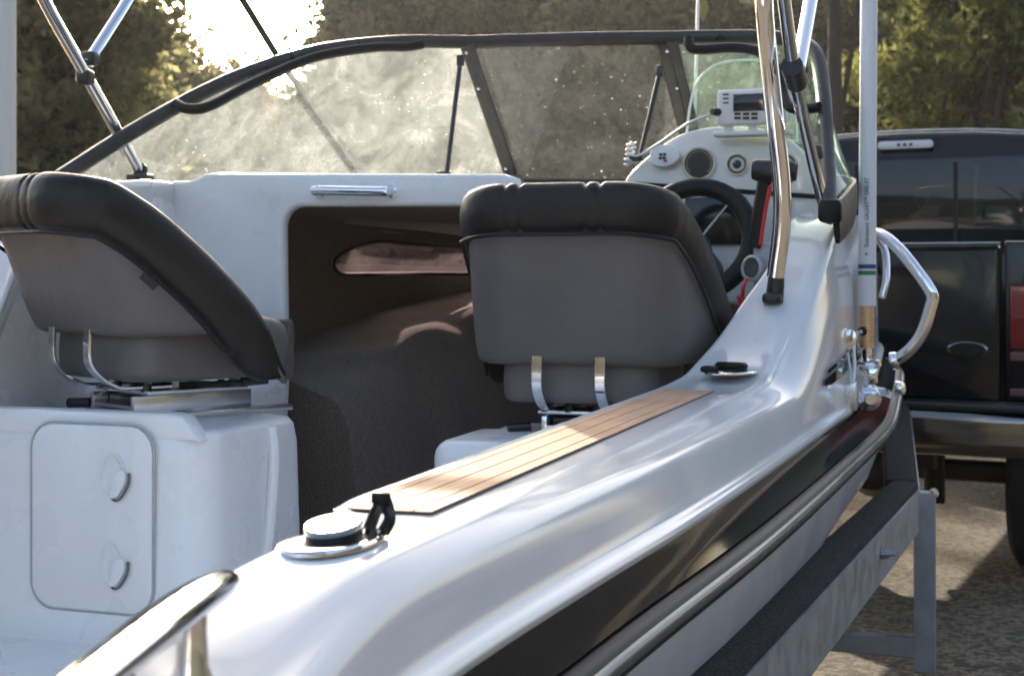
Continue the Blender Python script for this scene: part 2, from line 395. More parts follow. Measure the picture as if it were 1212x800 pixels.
T('pine_tree', 'large pine tree with sunlit yellow green boughs behind the truck roof', 1150, 17, 7.0, 1.75, 1.0, M['leaf_pine'], 120, 230, .085, seed=10, pine=True, spread=.19, trunk_r=.2)
T('pine_tree', 'dark pine tree at the right edge behind the larger sunlit pine', 1290, 22, 8.5, 2.0, 1.0, M['leaf_pine'], 130, 200, .10, seed=11, pine=True, spread=.24)
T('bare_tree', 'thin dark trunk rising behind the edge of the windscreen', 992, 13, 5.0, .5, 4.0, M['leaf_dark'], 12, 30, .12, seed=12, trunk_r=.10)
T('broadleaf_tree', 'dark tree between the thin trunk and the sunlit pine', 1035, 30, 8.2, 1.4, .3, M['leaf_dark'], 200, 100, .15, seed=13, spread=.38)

# ------------------------------------------------------------------ far left post
bm = NB(); p = P(9, 320, d=6.5)
tube(bm, [(p.x, p.y, 0), (p.x, p.y, 3.4)], .038, 16); lathe(bm, [(.09, 0), (.09, .012), (.04, .03)], Matrix.Translation((p.x, p.y, 0)), 16)
tag(obj('metal_post', bm, M['pole']), 'pale upright metal post at the left edge behind the grey seat', 'post')

# ------------------------------------------------------------------ boat: lines of the hull
boat = thing('motorboat', 'white open motorboat with black side stripe, windscreen and two grey seats on a trailer', 'boat', (0, 2.5, .40))
hb = fn([(.1, .815), (.5, .800), (.75, .775), (1.0, .752), (1.36, .766), (1.76, .790), (2.12, .808), (2.95, .842), (3.75, .872), (4.2, .862), (4.6, .76), (5.0, .52), (5.25, .24), (5.35, .03)])
hr_ = fn([(.1, .817), (.5, .802), (.75, .777), (1.0, .754), (1.36, .770), (2.12, .828), (2.95, .873), (3.75, .905), (4.2, .898), (4.6, .79), (5.0, .54), (5.25, .25), (5.35, .035)])
zs = fn([(.1, .968), (1.0, .966), (1.76, .960), (3.2, .963), (3.6, .985), (4.2, 1.05), (5.35, 1.12)])
zr = fn([(.1, .880), (1.36, .879), (2.95, .884), (3.6, .890), (4.0, .935), (4.3, .985), (5.35, 1.05)])
zgs = fn([(.1, 1.065), (2.5, 1.065), (2.66, 1.072), (2.8, 1.115), (3.0, 1.25), (3.15, 1.35), (3.3, 1.40), (3.7, 1.425), (4.3, 1.42), (5.35, 1.34)])
def zgp(Y): return 1.065 + (zgs(Y + .62 if Y < 3 else 3.62 + (Y - 3) * .697) - 1.065) * (1.2 - .2 * min(1, max(0, (Y - 3.1) / .9)))
xis = fn([(.1, .735), (.5, .712), (.7, .678), (.82, .648), (.92, .631), (1.02, .623), (1.08, .614), (1.15, .590), (1.22, .579), (2.55, .578), (2.75, .60), (2.9, .645), (3.05, .70), (3.2, .745), (3.4, .76), (3.8, .74)])
def xi(Y): return min(xis(Y), max(0.0, hb(Y) - (.075 if Y < 1.3 else .14)))
xo_ = fn([(.1, .775), (.5, .757), (.75, .722), (.95, .708), (1.2, .708), (2.4, .735), (2.75, .77), (3.0, .805), (3.2, .822), (5.05, .85)])
def xo(Y): return min(xo_(Y), max(hb(Y) - .032, hb(Y) * .5))
YS = [.12 + i * .0372 for i in range(141)]
WIN = []   # outline of the cabin side window, as (y, z)
for px, py in ((392, 312), (402, 300), (425, 290), (452, 286), (490, 290), (525, 296), (556, 302), (556, 324), (500, 324), (430, 325), (400, 324)):
    q = P(px, py, X=-.7)
    for _ in range(8): q = P(px, py, X=-(hb(q.y) - .098))
    WIN.append((q.y, q.z))
def inside(y, z, poly):
    c = False; n = len(poly)
    for i in range(n):
        (y1, z1), (y2, z2) = poly[i], poly[(i + 1) % n]
        if (z1 > z) != (z2 > z) and y < (y2 - y1) * (z - z1) / (z2 - z1) + y1: c = not c
    return c
def deck_profile(Y, s):
    zt = zgs(Y) if s > 0 else zgp(Y)
    q_ = min(1, max(0, (1.02 - Y) / .34)); dp = .036 * q_ * q_ * (3 - 2 * q_)
    Ye = Y if s > 0 else Y + .62 if Y < 3 else 3.62 + (Y - 3) * .697
    a, o, w, z = min(xi(Ye) if (s > 0 or Y < 2.98) else 9, max(0, hb(Y) - (.075 if (s < 0 or Y < 1.3) else .14))), min(xo(Ye), max(hb(Y) - .032, hb(Y) * .5)), hb(Y), zs(Y)
    dz = zt - z; mx, mz = o + (w - o) * .66, zt - dp - (dz - dp) * .30
    pts = [(a + .006, zt - .05), (a + .001, zt - .016), (a + .004, zt + .002), (a + .014, zt + .005), (a + .02, zt + .001), (a + .3 * (o - a), zt - dp * .25),
           (a + .6 * (o - a), zt - dp * .58), (o - .010, zt - dp * .93), (o + .004, zt - .005 - dp), (o + .012 * (1 if w > .3 else .2), zt - .012 - dp), (mx - .008, mz + .008), (mx + .001, mz - .004),
           (w - .011, z + .022), (w - .007, z + .013), (w + .004, z + .009), (w + .008, z + .002), (w + .003, z - .006)]
    return [V((s * max(0, x), Y, zz)) for x, zz in pts]
bm = NB()
grid(bm, [deck_profile(Y, 1) for Y in YS])
YSP = YS
grid(bm, [deck_profile(Y, -1) for Y in YSP], skip=lambda c: c.z < zgp(c.y) - .03 and c.z > zs(c.y) + .02 and inside(c.y, c.z, WIN))
# foredeck cap ahead of the windscreen
rows = []
for Y in [3.95 + .0869 * i for i in range(17)]:
    w = max(.0, xi(Y) + .01); zt = zgs(Y)
    rows.append([V((w * (k / 6 - 1), Y, zt + .1 * (1 - (k / 6 - 1) ** 2) * min(1, w / .5))) for k in range(13)])
grid(bm, rows)
# aft end of both gunwales
for s in (1, -1):
    pr = deck_profile(.12, s); vs = [bm.verts.new(v) for v in pr] + [bm.verts.new((s * .6, .12, .9)), ]
    bm.faces.new(vs)
obj('deck', bm, M['gel'], boat, sharp=50, sub=1, label='white glossy gunwale and foredeck moulding')
# black stripe, rub rail, hull
bm = NB()
for s in (1, -1):
    grid(bm, [[V((s * (hb(Y) + .002), Y, zs(Y) - .005)), V((s * (hb(Y) + .003), Y, zs(Y) - .016)), V((s * (hb(Y) * .6 + hr_(Y) * .4 + .001), Y, (zs(Y) + zr(Y)) / 2)), V((s * (hr_(Y) + .002), Y, zr(Y) + .022))] for Y in YS])
obj('side_stripe', bm, M['black'], boat, sharp=60, sub=1)
rail = None
for kind in ('rubber', 'steel'):
    bm = NB()
    for s in (1, -1):
        rows = []
        for Y in YS:
            w, z = hr_(Y), zr(Y)
            if kind == 'rubber':
                pr = [(-.006, .018), (.006, .019), (.015, .017), (.0205, .011), (.022, 0), (.0215, -.012), (.017, -.021), (.008, -.027), (-.006, -.027), (-.012, 0)]
            else:
                pr = [(.018, .010), (.0235, .0095), (.0275, .004), (.0280, -.002), (.0265, -.007), (.018, -.008)]
            rows.append([V((s * (w + x), Y, z + zz)) for x, zz in pr])
        grid(bm, rows, closed=True)
    if kind == 'rubber': rail = obj('rub_rail', bm, M['rubber'], boat, sharp=40)
    else: obj('rail_insert', bm, M['railgrey'], rail, sharp=60)
bm = NB()
keel = fn([(.1, .40), (3.7, .41), (4.5, .52), (5.1, .78), (5.35, 1.04)])
rows = []
for Y in YS:
    w, z, k = hr_(Y) - .012, zr(Y), keel(Y); t = min(1, max(0, (Y - 3.0) / 2.35))
    zc = .62 + .34 * t * t; zc = min(zc, z - .05); cw = max(0, w - .085 - .16 * t)
    pr = [(w + .012, z - .024), (w + .002, z - .05), (w - .012 - .04 * t, z - .12), (max(cw + .015, 0), zc + .03), (cw, zc), (max(0, cw - .035), zc - .004), (cw * .5, (zc + k) / 2 - .02), (0, k)]
    half = [V((max(0, x), Y, max(zz, k))) for x, zz in pr]
    rows.append(half + [V((-v.x, v.y, v.z)) for v in reversed(half[:-1])])
grid(bm, rows)
hullo = obj('hull', bm, M['hullw'], boat, sharp=45)
bm = NB()
prism(bm, [(x, .135, z) for x, z in ((-.74, .95), (-.60, .66), (0, .42), (.60, .66), (.74, .95), (.58, .98), (.25, .86), (-.25, .86), (-.58, .98))], (0, .04, 0), .006)
obj('transom', bm, M['gel'], boat)
# decor stripes on the forward flank
def on_flank(px, py, off=.006):
    def fx(Y, z):
        pr = deck_profile(Y, 1)
        for a, b in zip(pr[8:15], pr[9:16]):
            if b.z <= z <= a.z: return a.x + (b.x - a.x) * (a.z - z) / max(1e-6, a.z - b.z)
        return pr[13].x if z < pr[13].z else pr[8].x
    Y = 2.8; best = None
    while Y < 4.9:
        q = P(px, py, Y=Y)
        if q.x <= fx(Y, q.z) + off: best = q; break
        Y += .004
    return best or P(px, py, Y=3.9)
bm = NB()
for path in ([(977, 449, 461), (995, 434, 447), (1012, 418, 430), (1026, 405, 416), (1038, 393, 403)], [(980, 438, 443), (996, 424, 429), (1012, 409, 413), (1026, 396, 400), (1038, 385, 388)]):
    rows = []
    for (x0, t0, l0), (x1, t1, l1) in zip(path, path[1:]):
        for k in range(4):
            f = k / 4; x = x0 + (x1 - x0) * f; a = t0 + (t1 - t0) * f; b = l0 + (l1 - l0) * f
            rows.append([on_flank(x, a), on_flank(x, (a + b) / 2), on_flank(x, b)])
    grid(bm, rows)
obj('decor_stripe', bm, M['black'], boat)
# ------------------------------------------------------------------ cockpit liner and floors
bm = NB()
for s in (1, -1):
    rows = []
    for Y in [.17 + i * .068 for i in range(48)]:
        pr = deck_profile(Y, s); z0 = .640
        rows.append([pr[0] + V((s * .003, 0, .012)), pr[0].lerp(V((s * .60, Y, z0)), .5), V((s * max(.575, abs(pr[0].x) - .02), Y, z0 + .08)), V((s * .54, Y, z0 + .012)), V((s * .50, Y, z0))])
    grid(bm, rows)
grid(bm, [[V((x, y, .640)) for x in (-.51, -.2, .1, .3, .51)] for y in (.17, .8, 1.4, 1.9, 2.3)])
obj('cockpit_liner', bm, M['gelin'], boat, sharp=50, sub=1)
bm = NB()
grid(bm, [[V((x, y, .50)) for x in (-.75, -.3, 0, .3, .72)] for y in (2.0, 2.5, 3.2, 4.0)])
grid(bm, [[V((x, 2.30, z)) for x in (-.05, .55)] for z in (.50, .66)])
obj('cabin_floor', bm, M['carpet'], boat)
# forward bulkhead with its big opening
YB = 3.10
pl = []
pl += [V((-.785, YB, .62)), V((-.785, YB, P(215, 214, Y=YB).z))]
for px, py in ((222, 214), (232, 211), (240, 206), (250, 205), (596, 206), (612, 211), (616, 222), (614, 244)): pl.append(P(px, py, Y=YB))
zt = P(450, 243, Y=YB).z; xl = P(335, 300, Y=YB).x
for k in range(9):
    a = rad(90 + 90 * k / 8); pl.append(V((xl + .05 + .05 * math.cos(a), YB, zt - .05 + .05 * math.sin(a))))
pl.append(V((xl + .004, YB, P(335, 446, Y=YB).z))); pl.append(V((xl - .02, YB, .6)))
bm = NB(); prism(bm, pl, (0, .035, 0), .012, 3)
# dash shelf running forward to the windscreen foot
rows = []
for i in range(9):
    t = i / 8; a = P(240 + 372 * t, 205, Y=YB); b = V((-.80 + .66 * t, 3.45 + .52 * math.sin(t * math.pi / 2), 1.535))
    rows.append([a + V((0, .02, -.003)), a.lerp(b, .5) + V((0, 0, .006)), b])
grid(bm, rows)
bulk = obj('bulkhead', bm, M['gelin'], boat, sharp=40)
bm = NB()
a, b = P(372, 226, Y=YB - .035), P(455, 226, Y=YB - .035)
tube(bm, crv([a + V((-.004, .04, 0)), a + V((0, .01, 0)), a + V((.015, 0, .001)), b + V((-.015, 0, -.001)), b + V((0, .01, 0)), b + V((.004, .04, 0))], 5), .0115, 14)
for q in (a, b): lathe(bm, [(0, 0), (.017, 0), (.017, .006), (.010, .010)], axis(q + V((0, .036, 0)), (0, -1, 0)), 18)
obj('grab_handle', bm, M['chrome'], boat, label='polished steel handle above the cabin opening')
# cabin: lined side, window, berth
bm = NB(); rows = []
for i in range(146):
    Y = 3.13 + i * .0124; x = -(hb(Y) - .098)
    rows.append([V((x + .02 * (1 - abs(k / 39 - 1)) , Y, .5 + .96 * k / 78)) for k in range(79)])
grid(bm, rows, skip=lambda c: inside(c.y, c.z, [(y, z) for y, z in WIN]))
for i in range(0): pass
# ceiling and starboard lining, forward end
grid(bm, [[V((x, Y, 1.437)) for x in (-.80, -.3, .0)] for Y in (3.14, 3.5, 3.955)])
grid(bm, [[V((x, Y, 1.437)) for x in (-hb(Y) + .09, -.3, .2, .7)] for Y in (3.955, 4.1, 4.3, 4.5, 4.7, 4.85)])
grid(bm, [[V((x, 4.88, z)) for x in (-.52, 0, .52)] for z in (.5, 1.0, 1.5)])
grid(bm, [[V((.66 if Y < 4.2 else .40, Y, z)) for Y in (3.6, 4.2, 4.85)] for z in (.5, 1.0, 1.46)])
obj('cabin_lining', bm, M['carpet'], boat)
bm = NB()
wl = [V((-(hb(y) - .098) + .006, y, z)) for y, z in WIN]
bm.faces.new([bm.verts.new(v) for v in wl])
pane = obj('cabin_window', bm, M['glass_pink'], boat, label='long pointed smoked pinkish window in the carpeted cabin side')
bm = NB(); tube(bm, crv([v + V((.004, 0, 0)) for v in wl], 4, closed=True), .0065, 8, closed=True)
obj('window_trim', bm, M['rubber'], pane)
from mathutils import noise as mnoise
bm = NB(); rows = []
for i in range(61):
    t = i / 60; Y = 3.2 + 1.5 * t; e = -(hb(Y) - .098) + .01
    ze = 1.00 + .20 * t; w = .42 + .10 * t; row = []
    for f, dz in ((0, 0), (.12, .006), (.24, .011), (.36, .014), (.48, .012), (.60, .006), (.70, -.002), (.80, -.024), (.88, -.06), (.94, -.13), (.98, -.25), (1.02, -.36), (1.07, ze * -1 + .5)):
        amp = .030 * min(1, f * 4) * (1 if dz > -.4 else 0)
        q = mnoise.noise(V((f * 5.5 + Y * 1.3, Y * 4.2 - f * 2.0, .3))) * amp + abs(mnoise.noise(V((f * 3 - Y * 2.2, Y * 2.4 + f * 4, 4.7)))) * amp * .9
        row.append(V((e + w * f + (q * .8 if f > .8 else 0), Y, max(.5, ze + dz + q - .004 * min(1, f * 5)))))
    rows.append(row)
grid(bm, rows)
grid(bm, [rows[0], [V((v.x, v.y, .5)) for v in rows[0]]])
obj('berth', bm, M['carpet'], boat, sharp=60, sub=1)
bm = NB(); bx(bm, (-.640, 2.83, .86), (.40, .5, .34), bev=.03, seg=4)
obj('foot_locker', bm, M['gelin'], boat)
bm = NB(); a = P(316, 378, Y=3.07); b = P(344, 450, Y=3.07); bx(bm, ((a.x + b.x) / 2 - .1, 3.07, (a.z + b.z) / 2), (abs(b.x - a.x) + .2, .05, a.z - b.z), bev=.01)
obj('carpet_trim', bm, M['carpet'], boat)

# ------------------------------------------------------------------ seat box on the port side
YF = 2.135
xr = -.115
bm = NB()
# body with soft vertical corner: plan outline extruded, slight taper
def plan(r, inset, z):
    pts = [(-.62, YF + inset)]
    cx, cy = xr - inset - r, YF + inset + r
    for k in range(9):
        a = rad(-90 + 90 * k / 8); pts.append((cx + r * math.cos(a), cy + r * math.sin(a)))
    cy2 = 2.52 - inset - .04
    for k in range(5):
        a = rad(90 * k / 4); pts.append((xr - inset - .04 + .04 * math.cos(a), cy2 + .04 * math.sin(a)))
    pts.append((-.62, 2.52 - inset)); return [V((x, y, z)) for x, y in pts]
rows = [plan(.07, -.075, .636), plan(.07, -.035, .643), plan(.07, -.012, .658), plan(.07, 0, .682), plan(.07, .006, .95), plan(.07, .011, .985), plan(.065, .018, .996), plan(.06, .035, 1.0)]
vs = grid(bm, rows)
bm.faces.new(vs[-1])
# raised lip along the rear edge
e0 = P(213, 470, Y=YF).x
prism(bm, [(-.62, YF + .010, .985), (e0 + .03, YF + .010, .985), (e0 + .012, YF + .010, 1.006), (e0 - .004, YF + .010, 1.026), (e0 - .03, YF + .010, 1.031), (-.62, YF + .010, 1.031)], (0, .05, 0), .008)
box = obj('seat_box', bm, M['gelin'], boat, sharp=45, label='white moulded seat base with hatch on the port side')
a, b = P(39, 492, Y=YF), P(181, 735, Y=YF)
bm = NB(); prism(bm, [V((x, YF + .003, z)) for x, z in rrect(a.x, b.x, b.z + .01, a.z - .012, .045, 8)], (0, -.007, 0), .003, 2)
hat = obj('hatch', bm, M['gelin'], box)
bm = NB(); tube(bm, [V((x, YF - .0005, z)) for x, z in rrect(a.x - .003, b.x + .003, b.z + .007, a.z - .009, .048, 8)], .0022, 6, closed=True)
obj('hatch_seal', bm, M['greyp'], box)
for px, py in ((137, 562), (136, 666)):
    c = P(px, py, Y=YF - .0045); bm = NB()
    def tear(k, sc_):
        t = 2 * math.pi * k / 28; x = math.cos(t) * .024 * (1 - .18 * math.sin(t)); z = math.sin(t) * .040
        x += -.004
        return V((x * sc_, 0, z * sc_))
    rows = [[c + tear(k, s_) + V((0, dy, 0)) for k in range(28)] for s_, dy in ((1.03, .0015), (1.0, -.004), (.93, -.0045), (.86, -.001), (.5, .0008), (.2, .0010))]
    vs = grid(bm, rows, closed=True); bm.faces.new(vs[-1])
    lo = obj('latch', bm, M['gelin'], box, sharp=60)
    bm = NB(); k0 = c + V((.006, -.004, -.010))
    prism(bm, [k0 + V((x, 0, z)) for x, z in ((-.013, -.026), (-.006, -.030), (.004, -.026), (.016, -.008), (.020, .002), (.020, .014), (.012, .021), (.002, .018), (-.004, .008))], (0, -.010, 0), .003, 3)
    obj('latch_handle', bm, M['gelin'], box)
    bm = NB(); tube(bm, crv([k0 + V((x, -.001, z)) for x, z in ((-.012, -.029), (-.004, -.034), (.007, -.029), (.020, -.010), (.024, .003), (.024, .015))], 4), .0022, 6)
    obj('latch_gap_shade', bm, M['lgap'], box)  # raised dark grey tube drawn in for the shade beside the handle
# moulded pocket edge on the side of the box
bm = NB()
tube(bm, crv([V((xr - .008, 2.385, .985)), V((xr + .003, 2.375, .93)), V((xr + .004, 2.36, .83)), V((xr + .004, 2.34, .755)), V((xr + .003, 2.31, .735)), V((xr + .001, 2.26, .735))], 6), .011, 10)
obj('pocket_rim', bm, M['gelin'], box)
# helm seat base
bm = NB(); bx(bm, (.34, 2.80, .72), (.40, .36, .46), bev=.05, seg=5)
bx(bm, (.24, 2.70, .90), (.24, .26, .10), bev=.035, seg=4)
obj('seat_base', bm, M['gelin'], boat)

# ------------------------------------------------------------------ the two seats
def seat(cx, cy, zb, zt_, rz, scl, label, legs=True, lean=.07, wl=.325, tip=-.08, turn=75, aw=.11):
    Mw = Matrix.Translation((cx, cy, 0)) @ Matrix.Rotation(rz, 4, 'Z')
    h = zt_ - zb
    A, R, TURN, WL = aw * scl, .085 * scl, rad(turn), wl * scl
    L1, L2, L3 = A, A + R * TURN, A + R * TURN + WL
    def pl(t):
        s = 1 if t >= 0 else -1; u = abs(t) * L3
        if u < L1: x, y, nx, ny = u, 0, 0, -1
        elif u < L2:
            a = (u - L1) / R; x, y, nx, ny = A + R * math.sin(a), R * (1 - math.cos(a)), math.sin(a), -math.cos(a)
        else:
            a = TURN; q = u - L2; x, y = A + R * math.sin(a) + q * math.cos(a), R * (1 - math.cos(a)) + q * math.sin(a); nx, ny = math.sin(a), -math.cos(a)
        return V((s * x, y, 0)), V((s * nx, ny, 0))
    tf = fn([(0, 1.0), (L1 * .9, 1.0), (L2 * .97, .955), (L2 + WL * .22, .83), (L2 + WL * .48, .60), (L2 + WL * .78, .22), (L2 + WL * .93, tip * .5), (L3, tip)])
    def top(t): return zb + h * tf(abs(t) * L3)
    bot = fn([(0, 0), (L2, -.01), (L2 + WL * .6, .0), (L3, tip - .08)])
    def low(t): return zb + h * bot(abs(t) * L3)
    n = 56
    # shell: outside and inside skins
    bm = NB(); rows = []
    for i in range(n + 1):
        t = -1 + 2 * i / n; p, nn = pl(t); z0, z1 = low(t), max(top(t) - .05 * scl, low(t) + .010)
        th = .040 * scl
        pr = []
        for k, (off, f) in enumerate(((-.6, .0), (-.1, -.02), (.32, .01), (.46, .06), (.5, .3), (.5, .7), (.46, 1.0), (-.5, 1.0), (-.56, .5), (-.56, .06))):
            q = p + nn * (off * th); q.z = z0 + (z1 - z0) * f; q.y -= lean * max(0, (q.z - zb) / h); pr.append(q)
        rows.append([Mw @ q for q in pr])
    vs = grid(bm, rows, closed=True)
    bm.faces.new(vs[0]); bm.faces.new(vs[-1])
    st = obj('seat', bm, M['vgrey'], boat, sharp=180, sub=1, label=label)
    # padded black rim
    rim = []; n = 240
    for i in range(n + 1):
        t = -1 + 2 * i / n; p, nn = pl(t); q = p + V((0, -lean * max(0, tf(abs(t) * L3)), top(t))); rim.append((q, nn, t))
    bm = NB(); rows = []; prow = []
    for i, (q, nn, t) in enumerate(rim):
        a = rim[max(0, i - 1)][0]; b = rim[min(n, i + 1)][0]; T_ = (b - a).normalized()
        Bd = T_.cross(nn).normalized(); Bd = -Bd if Bd.z > 0 else Bd
        wv = (.104 - .006 * min(1, max(0, (abs(t) * L3 - L1) / (L3 - L1)))) * scl
        e = min(1, (n / 2 - abs(i - n / 2)) / 13.0); e = .25 + .75 * math.sqrt(max(0, e * (2 - e)))
        pleat = 1.0
        u = t * L3
        for c in (-.115, -.085, .055, .085):
            pleat -= .16 * math.exp(-((u - c * scl) / .005) ** 2)
        wv *= e; th = .072 * scl * (.35 + .65 * e) * (.9 + .1 * pleat)
        ring = []
        for k in range(18):
            an = 2 * math.pi * k / 18; cs, sn = math.cos(an), math.sin(an)
            x = (abs(cs) ** .75) * (1 if cs > 0 else -1); y = (abs(sn) ** .75) * (1 if sn > 0 else -1)
            ring.append(Mw @ (q + Bd * (wv * .5 - wv * .5 * y * pleat) + nn * (th * .5 * x - .006)))
        rows.append(ring); prow.append(Mw @ (q + Bd * (wv + .002) + nn * (.024 * scl)))
    vs = grid(bm, rows, closed=True); bm.faces.new(vs[0]); bm.faces.new(vs[-1])
    obj('rim_padding', bm, M['vblack'], st, sharp=180)
    bm = NB(); tube(bm, prow[8:-8:3], .0042, 8); obj('piping', bm, M['vblack'], st)
    # cushion
    bm = NB()
    cz = zb - .045 * scl
    rows = []
    def cush(z, k):
        out = []
        for x, y in rrect(-.172 * scl * k, .172 * scl * k, .030 * scl + (1 - k) * .2, .38 * scl * k, .05 * scl, 5): out.append(Mw @ V((x, y, z)))
        return out
    vs = grid(bm, [cush(zb - .094 * scl, .93), cush(zb - .086 * scl, .985), cush(zb - .06 * scl, 1), cush(zb - .03 * scl, 1), cush(zb + .01, .985), cush(zb + .03, .93)], closed=True)
    bm.faces.new(vs[0]); bm.faces.new(vs[-1])
    obj('cushion', bm, M['vgrey'], st, sharp=180, sub=1)
    # bent flat legs
    for s in (-1, 1):
        bm = NB(); x = s * .068 * scl
        c = [Mw @ V(v) for v in ((x, -.012, zb + .05), (x, -.016, zb - .03), (x, -.008, zb - .065 * scl), (x, .03, zb - .096 * scl), (x, .09, zb - .105 * scl), (x, .36 * scl, zb - .105 * scl))]
        flatbar(bm, crv(c, 6), .006, .022 * scl, (Mw.to_3x3() @ V((1, 0, 0))))
        obj('seat_leg', bm, M['chrome'], st)
    for x in (-.05, .05):
        pass
    for s in (-1, 1):
        for y in (.16, .30):
            bm = NB(); bx(bm, Mw @ V((s * .068 * scl, y * scl, zb - .099 * scl)), (.03, .012, .02), R=Mw.to_3x3(), bev=.002)
            obj('leg_clip', bm, M['wplastic'], st)
    # slide
    bm = NB(); R3 = Mw.to_3x3()
    zz = zb - .114 * scl
    bx(bm, Mw @ V((0, .20 * scl, zz)), (.20 * scl, .22 * scl, .008), R=R3, bev=.002)
    for s in (-1, 1):
        bx(bm, Mw @ V((s * .075, .20 * scl, zz - .030)), (.012, .26 * scl, .048), R=R3, bev=.002)
        bx(bm, Mw @ V((s * .095, .24 * scl, zz - .046)), (.03, .34 * scl, .012), R=R3, bev=.002)
    bx(bm, Mw @ V((0, .075 * scl, zz - .028)), (.15, .006, .006), R=R3)
    obj('slide_rail', bm, M['alu'], st)
    bm = NB()
    for x, y in ((-.08, .10), (-.03, .10), (.03, .10), (.08, .10), (.05, .16), (-.05, .16), (.08, .26)):
        lathe(bm, [(0, .012), (.007, .012), (.008, .004), (.008, 0), (.012, 0), (.012, -.003), (0, -.003)], Matrix.Translation(Mw @ V((x, y * scl, zz + .004))), 8)
    bx(bm, Mw @ V((0, .2 * scl, zz - .02)), (.13, .2 * scl, .018), R=R3, bev=.003)
    tube(bm, [Mw @ V((-.11, .085, zz - .03)), Mw @ V((-.15, .06, zz - .032))], .010, 10)
    tube(bm, crv([Mw @ V((.06, .12, zz + .012)), Mw @ V((.09, .20, zz + .010)), Mw @ V((.12, .28, zz + .012))], 4), .005, 8)
    tube(bm, [Mw @ V((.12, .28, zz + .012)), Mw @ V((.135, .33, zz + .015))], .009, 10)
    obj('slide_hardware', bm, M['plastic'], st)
    bm = NB(); t = .66; p, nn = pl(t); q = p + nn * (.0315 * scl) + V((0, -lean * .35, top(t) - .114 * scl))
    tg = V((nn.y * -1, nn.x, 0)); tg = tg if tg.y > 0 else -tg
    Rm = Matrix((tg, nn, V((0, 0, 1)))).transposed() @ Matrix.Rotation(rad(42), 3, 'Y')
    bx(bm, P(176, 333, Y=2.142), (.034, .003, .014), R=R3 @ Rm, bev=.001)
    if legs: obj('label_tag', bm, M['ink'], st)
    else: bm.free()
    return st
seat(.368, 2.70, 1.098, 1.450, rad(0), .95, 'grey helm seat with black padded rim, seen square from behind', False, tip=.0, turn=77, wl=.36, aw=.128)
seat(-.455, 2.25, 1.166, 1.453, rad(-27), 1.0, 'grey passenger seat with black padded rim, turned toward the middle', lean=.11, wl=.235, tip=-.28)

# ------------------------------------------------------------------ teak inlay, rod holders, cleat
bm = NB()
z = 1.0655
a0, a1, b0, b1 = .593, .692, 1.15, 2.50
prism(bm, [(a0 + .002, b0 + .002, z), (a1 - .006, b0 + .014, z), (a1 - .001, b1 - .002, z), (a0 + .006, b1 - .002, z)], (0, 0, .0012), .0005, 1, mi=1)
FR = (0, .16, .48, .80, 1.0)
for i in range(4):
    f0, f1 = FR[i], FR[i + 1]
    def ed(f, y): return a0 + .003 + (a1 - a0 - .008) * f + .004 * (y - b0) / (b1 - b0)
    g = .0006
    prism(bm, [(ed(f0, b0) + g, b0 + .005 + .002 * i, z + .001), (ed(f1, b0) - g, b0 + .005 + .002 * i + .002, z + .001), (ed(f1, b1) - g, b1 - .004, z + .001), (ed(f0, b1) + g, b1 - .004, z + .001)], (0, 0, .0016), .0004, 1, mi=0)
obj('teak_inlay', bm, [M['teak'], M['rubber']], boat, label='strip of tan teak planking with black seams on the gunwale')
def rod_holder(c, ang, open_cap, label):
    c = V(c); Rz = Matrix.Rotation(ang, 4, 'Z'); Mt = Matrix.Translation(c) @ Rz @ Matrix.Diagonal((.82, .82, .95, 1) if open_cap else (1.12, 1.12, .9, 1))
    bm = NB(); rows = []
    for f, zz in ((1.0, -.001), (1.0, .002), (.96, .0045), (.88, .005), (.60, .004)):
        rows.append([Mt @ V((.040 * f * math.cos(t) * (1 - .13 * math.sin(t)), .068 * f * math.sin(t), zz)) for t in [2 * math.pi * k / 40 for k in range(40)]])
    vs = grid(bm, rows, closed=True); bm.faces.new(vs[-1])
    for y in (-.052, .056): lathe(bm, [(.005, .004), (.004, .0065), (0, .007)], Mt @ Matrix.Translation((0, y, 0)), 12)
    rh = obj('rod_holder', bm, M['chrome'], boat, label=label)
    bm = NB()
    tilt = Mt @ Matrix.Translation((-.004, .006, .0)) @ Matrix.Rotation(rad(4), 4, 'X')
    lathe(bm, [(.027, .001), (.028, .006), (.027, .011), (.022, .012), (.020, .008)], tilt, 30)
    if not open_cap:
        lathe(bm, [(.0, .022), (.024, .021), (.028, .016), (.028, .010)], tilt @ Matrix.Rotation(rad(-9), 4, 'X'), 30)
        bx(bm, tilt @ V((-.02, -.045, .012)), (.03, .03, .012), R=Rz.to_3x3(), bev=.005)
    obj('socket', bm, M['rubber'], rh)
    if open_cap:
        bm = NB(); lathe(bm, [(.0275, .0115), (.0285, .0145), (.027, .017), (.012, .016), (.0, .0155)], tilt @ Matrix.Rotation(rad(5), 4, 'X'), 30)
        obj('cap', bm, M['wcap'], rh)
        bm = NB()
        for s in (-1, 1):
            pts = [Mt @ V((.012 + s * .009, .052, .004)), Mt @ V((.013 + s * .010, .060, .014)), Mt @ V((.013 + s * .006, .062, .024)), Mt @ V((.014 + s * .004, .058, .031))]
            flatbar(bm, crv(pts, 5), .012, .005, (Rz.to_3x3() @ V((1, 0, 0))))
        bx(bm, Mt @ V((.014, .058, .031)), (.018, .006, .012), R=Rz.to_3x3(), bev=.003)
        obj('cap_strap', bm, M['rubber'], rh)
M['wcap'] = mat('polished_cap', (.30, .295, .255), .2, metal=1, rnoise=(30, .08))
rod_holder((.664, 1.012, 1.066), rad(-12), True, 'rod holder on the near gunwale with its bright cap and upright black strap')
rod_holder((.690, 2.69, 1.0865), rad(-12), False, 'rod holder beyond the teak strip with its black cap on')
